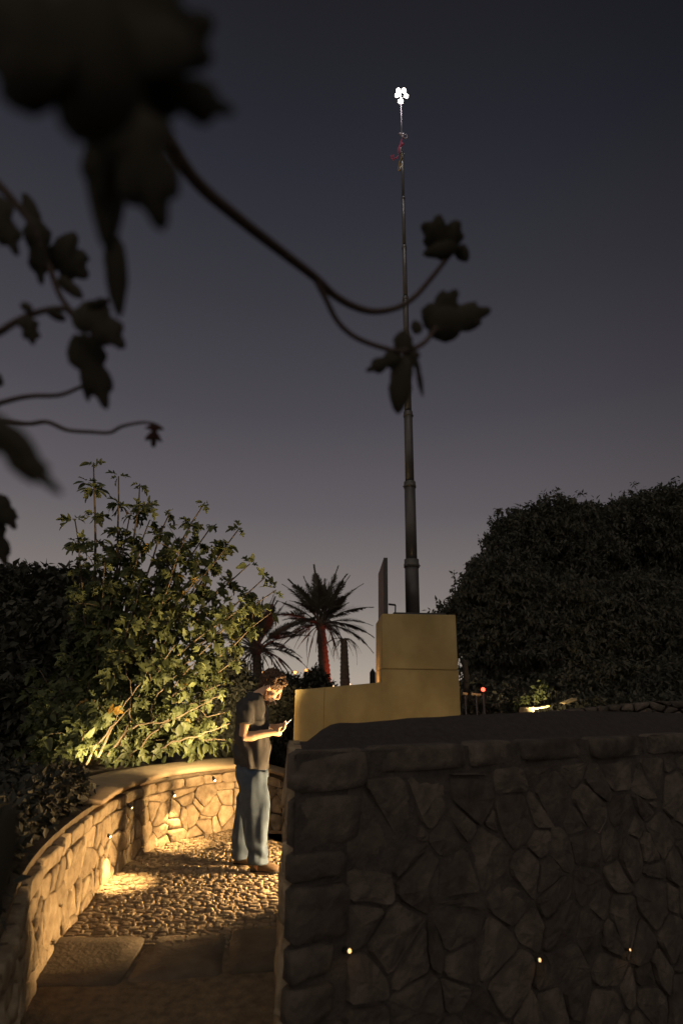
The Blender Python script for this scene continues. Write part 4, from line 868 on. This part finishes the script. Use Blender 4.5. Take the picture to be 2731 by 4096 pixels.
# hair: curly cap
h = MB()
h.ell(hd(-.030*K, 0, .045*K), (.108*K, .090*K, .088*K), AX, 22, 14); h.ell(hd(.022*K, 0, .094*K), (.050*K, .066*K, .028*K), AX, 14, 10); h.ell(hd(-.075*K, 0, -.02*K), (.045*K, .066*K, .07*K), AX, 14, 10)
rnd = random.Random(3)
for k in range(260):
    d = np.array([rnd.gauss(-.25, 1), rnd.gauss(0, 1), rnd.gauss(.45, 1)]); d /= np.linalg.norm(d)
    if d[0] > .35 and d[2] < .62: continue
    if d[2] < -.45 or (abs(d[1]) > .5 and d[2] < -.05 and d[0] > -.3): continue
    c = hd(-.026*K+d[0]*.106*K, d[1]*.090*K, .045*K+d[2]*.088*K); r_ = rnd.uniform(.010, .024); c = c+d[0]*fw*rnd.uniform(-.004, .012)+d[1]*lat*rnd.uniform(-.004, .012)+d[2]*upv*rnd.uniform(-.004, .014); h.ell(c, (r_, r_, r_*rnd.uniform(.7, 1.1)), None, 7, 5)
for k in range(26): c = hd(.052*K+rnd.uniform(-.03, .022), rnd.uniform(-.06, .06), .098*K+rnd.uniform(-.016, .026)); h.ell(c, (rnd.uniform(.008, .016),)*3, None, 7, 5)
Vh, Fh, Nh = remesh(h, .0055, 1, .25)
Vh = Vh+Nh*np.array([[.0065*nz(p_, 75)+.004*nz(p_, 150)] for p_ in Vh]); obj('hair', Vh, Fh, 'hair', man)
bd = MB()
bd.ell(hd(.054*K, 0, -.098*K), (.038*K, .040*K, .030*K), AX, 16, 10)
for s in (-1, 1):
    bd.tube([hd(.0*K, s*.062*K, -.030*K), hd(.014*K, s*.056*K, -.066*K), hd(.036*K, s*.040*K, -.092*K), hd(.056*K, s*.016*K, -.104*K)], [.010, .017, .020, .020], 8)
    bd.ell(hd(.082*K, s*.018*K, -.0365*K), (.012*K, .018*K, .006*K), AX, 10, 6)
Vd, Fd, Nd = remesh(bd, .006, 2, .4); Vd = Vd+Nd*np.array([[.004*nz(p_, 120)] for p_ in Vd]); obj('beard', Vd, Fd, 'beard', man)
# T-shirt
def slice_(a0, a1, b0, b1, ry, yc=0.0, n=28, sq=2.4):
    """ring through the back point (a0,b0) and the front point (a1,b1)"""
    p0, p1 = pp(a0, b0), pp(a1, b1); c = (p0+p1)/2; e = (p1-p0)/2; r_ = []
    for k in range(n):
        t = 2*math.pi*k/n; ct, st_ = math.cos(t), math.sin(t); ct = math.copysign(abs(ct)**(2/sq), ct); st_ = math.copysign(abs(st_)**(2/sq), st_); r_.append(c+e*ct+np.array([0, ry*st_+yc, 0]))
    return r_
s_ = MB()
s_.loft([slice_(222, 562, 1118, 1180, .165), slice_(212, 566, 1050, 1085, .172), slice_(213, 570, 940, 950, .17), slice_(218, 566, 850, 850, .172), slice_(226, 560, 750, 745, .18), slice_(238, 552, 650, 640, .19), slice_(255, 546, 560, 545, .20), slice_(290, 535, 490, 490, .195), slice_(345, 520, 440, 455, .15), slice_(395, 510, 410, 440, .095)])
s_.tube([pp(360, 520, -.15), pp(350, 610, -.195), pp(352, 720, -.205)], [.078, .082, (.082, .078)], 14)
s_.tube([pp(430, 530, .15), pp(430, 620, .19), pp(435, 720, .2)], [.075, .08, .08], 14)
Vs, Fs, Ns = remesh(s_, .009, 5, .5)
def fold(p_):
    x, y, z = p_; z = z-1.2
    return .013*nz((x, y, z*.22), 19)+.012*nz((x*.8+z*.5, y, z*.3), 11)+.008*math.sin(38*(z*.8+x*1.1)+6*nz(p_, 4))*(1 if z < .05 else .4)
Vs = Vs+Ns*np.array([[fold(p_)] for p_ in Vs])
shirt = obj('t_shirt', Vs, Fs, 'shirt', man)
nk = MB().tube([pp(430+55*math.cos(t)*1.5, 425-18*math.sin(t)+20*math.cos(t), .085*math.sin(t)) for t in np.linspace(0, 2*math.pi, 22)], .009, 6); nk.build('neckband', 'shirt', shirt)
# jeans
j = MB()
def leg(cs):
    return [[pp(x, y_, yc)+np.array([rx*math.cos(t), ry*math.sin(t), 0]) for t in np.linspace(0, 2*math.pi, 25)[:-1]] for (x, y_, yc, rx, ry) in cs]
pm = 1/2.475/398
j.loft([slice_(245, 515, 1110, 1110, .14), slice_(240, 525, 1150, 1160, .152), slice_(244, 545, 1215, 1215, .162), slice_(252, 545, 1275, 1265, .163)])
def W(a0, a1): return (a1-a0)/2*pm
j.loft(leg([(395, 1180, -.085, W(255, 535), .085), (408, 1300, -.088, W(265, 552), .086), (418, 1420, -.09, W(282, 554), .082), (430, 1520, -.09, W(295, 566), .078), (435, 1600, -.09, W(308, 564), .075), (438, 1700, -.09, W(325, 552), .072), (446, 1800, -.09, W(345, 547), .074), (458, 1920, -.09, W(368, 552), .08), (470, 2020, -.09, W(382, 562), .086), (470, 2085, -.09, W(380, 562), .088)]))
j.loft(leg([(385, 1180, .085, W(260, 510), .085), (370, 1320, .09, W(255, 480), .086), (350, 1450, .095, W(245, 455), .082), (318, 1580, .10, W(222, 414), .078), (294, 1700, .105, W(203, 385), .078), (278, 1820, .11, W(188, 368), .08), (268, 1940, .115, W(178, 358), .084), (262, 2040, .12, W(175, 349), .088), (258, 2100, .12, W(174, 342), .088)]))
Vj, Fj, Nj = remesh(j, .009, 4, .5)
def fold2(p_):
    x, y, z = p_
    f_ = .017*nz((x, y, z*.3), 14)
    f_ += .011*math.sin(34*z+18*x+5*nz(p_, 4))*max(0, 1-abs(z-.62)/.22)+.008*math.sin(50*z+14*x+4*nz(p_, 5))*max(0, 1-abs(z-.13)/.16)+.012*math.sin(30*(z+x*1.4)+3*nz(p_, 4))*max(0, 1-abs(z-.9)/.18)
    return f_
Vj = Vj+Nj*np.array([[fold2(p_)] for p_ in Vj]); jeans = obj('jeans', Vj, Fj, 'denim', man)
# shoes
def shoe(x0, x1, yb_, yc):
    a = pp(x0, yb_, yc); c = pp(x1, yb_, yc); a[2] = c[2] = 0; L_ = c-a; L_[1] = -.02; g = MB(); so = MB()
    prof = [(0, .030, .062), (.10, .036, .085), (.28, .040, .088), (.45, .042, .068), (.65, .047, .052), (.85, .042, .040), (.97, .022, .026), (1.0, .010, .02)]
    g.loft([[a+L_*t+np.array([0, wv*math.cos(q)*1.05, .022+hv*max(0, math.sin(q))**.8+min(0, math.sin(q))*.004]) for q in np.linspace(0, 2*math.pi, 17)[:-1]] for t, wv, hv in prof])
    so.loft([[a+L_*(t*1.02-.01)+np.array([0, wv*math.cos(q)*1.12, .016+.014*math.sin(q)]) for q in np.linspace(0, 2*math.pi, 13)[:-1]] for t, wv, hv in prof])
    o_ = g.build('shoe', 'shoe', man); so.build('sole', 'sole', o_)
shoe(392, 688, 2175, -.085); shoe(190, 450, 2130, .12)
# phone and cigarette
ph = root('phone', PH, 'thin phone with a lit screen held in the bowed man\'s hands', 'phone')
def pbox(c, hl, hw, ht): return [c+pdir*sx*hl+platd*sy*hw+pnorm*sz*ht for sx, sy, sz in ((-1, -1, -1), (1, -1, -1), (1, 1, -1), (-1, 1, -1), (-1, -1, 1), (1, -1, 1), (1, 1, 1), (-1, 1, 1))]
BF = [(3, 2, 1, 0), (4, 5, 6, 7), (0, 1, 5, 4), (1, 2, 6, 5), (2, 3, 7, 6), (3, 0, 4, 7)]
pc = PH+pnorm*.012; o = obj('case', pbox(pc, .073, .036, .0042), BF, 'phone_case', ph, False); bv = o.modifiers.new('b', 'BEVEL'); bv.width = .003; bv.segments = 2
obj('screen', pbox(pc+pnorm*.0046, .069, .033, .0003), BF, 'screen', ph, False)
cg = root('cigarette', hd(.092*K, 0, -.05*K), 'white cigarette hanging from the bearded man\'s lips', 'cigarette')
c0 = hd(.084*K, 0, -.051*K); c1 = pp(628, 534, .0); c1[1] = c0[1]-.01; dd = c1-c0
MB().tube([c0, c0+dd*.96], .0052, 10).build('paper', 'paper', cg); MB().tube([c0+dd*.96, c1], .005, 10).build('tip', 'ember', cg)

# =============================================================== NEAR FIG BRANCHES (beside the camera)
nf = root('fig_tree', (-1.35, .15, -.42), 'out-of-focus fig branches and big dark leaves hanging close in front of the view', 'tree')
def q3(px, py, d): v = ray(px, py); return np.array([0, 0, CZ])+v*d        # d: distance along the view
trunk_top = np.array([-1.1, .35, 1.9])
MB().tube(catmull([(-1.35, .15, -.45), (-1.38, .2, .6), (-1.25, .3, 1.4), trunk_top, (-.85, .5, 2.6)], 4), list(np.linspace(.075, .03, 17)), 10).build('trunk', 'near_bark', nf)
def branch(pts, r0, r1, wob=.0):
    c = catmull([p_ if len(p_) == 3 and isinstance(p_, np.ndarray) else q3(*p_) for p_ in pts], 5); n = len(c)
    c = [p_+rv(wob) for p_ in c]; MB().tube(c, list(np.linspace(r0, r1, n)), 8).build('branch', 'near_bark', nf); return c
branch([np.array([-.85, .5, 2.6]), (200, -120, .62), (480, 330, .62), (640, 510, .66), (780, 720, .72), (950, 870, .80), (1130, 1010, .88), (1260, 1110, .94), (1335, 1180, .98), (1420, 1228, 1.0), (1500, 1246, 1.02), (1590, 1230, 1.04), (1660, 1185, 1.05), (1730, 1105, 1.06), (1790, 1030, 1.06), (1830, 985, 1.06)], .0105, .0040)
branch([(1258, 1112, .94), (1300, 1190, .95), (1350, 1285, .96), (1420, 1348, .97), (1520, 1388, .98), (1610, 1405, .98), (1690, 1375, .99), (1745, 1310, 1.0)], .0050, .0045)
branch([trunk_top, (-350, 500, .8), (-60, 690, .85), (60, 810, .85), (130, 900, .85), (190, 1040, .86), (240, 1180, .86), (300, 1260, .86)], .008, .004)
branch([trunk_top, (-300, 1420, .8), (-40, 1345, .82), (60, 1290, .82), (150, 1250, .83), (260, 1235, .84), (310, 1290, .85)], .007, .004)
branch([trunk_top, (-300, 1700, 1.0), (0, 1612, 1.0), (120, 1585, 1.0), (240, 1580, 1.0), (330, 1545, 1.0)], .006, .0035)
branch([trunk_top, (-300, 1640, 1.1), (0, 1678, 1.1), (110, 1695, 1.1), (190, 1688, 1.1), (270, 1720, 1.1), (370, 1728, 1.1), (440, 1730, 1.1), (490, 1705, 1.1), (570, 1690, 1.1), (620, 1695, 1.1)], .0058, .0028)
def nleaf(base, tip, wid, d, kind='ovate', m='near_leaf', tilt=0.0, dd=0.0, tw=0.0):
    """leaf from base to tip (surveyed bearings) at distance d, real thickness"""
    b_ = q3(*base, d); t_ = q3(*tip, d+dd); y = t_-b_; ln = np.linalg.norm(y); y /= ln
    v = ray(*base); v = v/np.linalg.norm(v); x = np.cross(y, -v); x /= np.linalg.norm(x); z = np.cross(x, y)
    ct, st_ = math.cos(tw), math.sin(tw); x, z = x*ct+z*st_, z*ct-x*st_
    g, f_ = leaf_geo(kind, .05, .08, int(base[0]+base[1])); V = [b_+x*p_[0]*ln*wid+y*p_[1]*ln+z*p_[2]*ln for p_ in g]
    o = obj('leaf', V, f_, m, nf); so = o.modifiers.new('s', 'SOLIDIFY'); so.thickness = .0006; return o
NL = [  # tip of the long branch
    ((1830, 985), (1680, 900), .95, 1.05, 'lobed'), ((1830, 985), (1690, 1015), .5, 1.05, 'ovate'), ((1830, 985), (1868, 1045), .9, 1.06, 'ovate'), ((1830, 965), (1850, 930), .9, 1.06, 'ovate'),
    # right of the fork
    ((1712, 1320), (1835, 1155), .75, 1.0, 'lobed'), ((1712, 1320), (1972, 1235), .55, 1.0, 'lobed'), ((1675, 1335), (1655, 1280), .9, .99, 'ovate'),
    # cluster over the mast
    ((1612, 1410), (1612, 1318), 1.0, .98, 'ovate'), ((1605, 1420), (1462, 1484), .5, .98, 'lobed'), ((1612, 1420), (1588, 1655), .45, .98, 'ovate'), ((1660, 1420), (1690, 1588), .16, .98, 'ovate'), ((1650, 1400), (1640, 1480), .9, .98, 'lobed'),
    ((622, 1695), (612, 1790), .85, 1.1, 'fig', 'red_leaf'),
    # big blurred leaves top left
    ((560, 330), (-170, 130), .75, .30, 'lobed'), ((560, 340), (935, 440), .52, .34, 'lobed'), ((540, 300), (860, 60), .8, .33, 'lobed'), ((520, 300), (470, -330), .95, .31, 'lobed'), ((480, 380), (90, 60), .8, .31, 'lobed'), ((300, 260), (-200, -60), .9, .3, 'lobed'),
    ((500, 400), (645, 905), .62, .42, 'lobed'), ((430, 420), (425, 1000), .32, .44, 'ovate'), ((420, 420), (390, 800), .5, .43, 'lobed'),
    # chain of hanging leaves
    ((455, 940), (478, 1265), .30, .62, 'ovate'), ((318, 1225), (498, 1385), .72, .80, 'lobed'), ((350, 1230), (440, 1200), .5, .8, 'ovate'), ((318, 1340), (430, 1632), .50, .82, 'lobed'), ((330, 1400), (350, 1608), .22, .84, 'ovate'),
    ((150, 905), (96, 762), .42, .86, 'ovate'), ((148, 880), (165, 1135), .42, .85, 'lobed'), ((215, 975), (345, 1110), 1.05, .86, 'lobed'), ((235, 1110), (330, 1190), .5, .86, 'ovate'), ((110, 1270), (135, 1378), .75, .82, 'lobed'), ((130, 1240), (80, 1215), .8, .82, 'ovate'), ((190, 1240), (265, 1280), .6, .82, 'ovate'),
    ((-40, 780), (68, 1015), .5, .8, 'lobed'), ((-60, 1490), (12, 1540), .8, .9, 'ovate'),
    # long blurred leaf on the left edge
    ((-120, 1640), (238, 1975), .30, .42, 'lobed'), ((-80, 1650), (150, 1830), .4, .42, 'ovate'),
    ((-30, 1980), (65, 2115), .6, 1.1, 'lobed'), ((-40, 2060), (30, 2270), .4, 1.1, 'lobed'),
    ((-80, 3700), (40, 3230), .35, .5, 'ovate')]
for a in NL: nleaf(a[0], a[1], a[2], a[3], a[4], a[5] if len(a) > 5 else 'near_leaf', tw=random.uniform(-.25, .25))
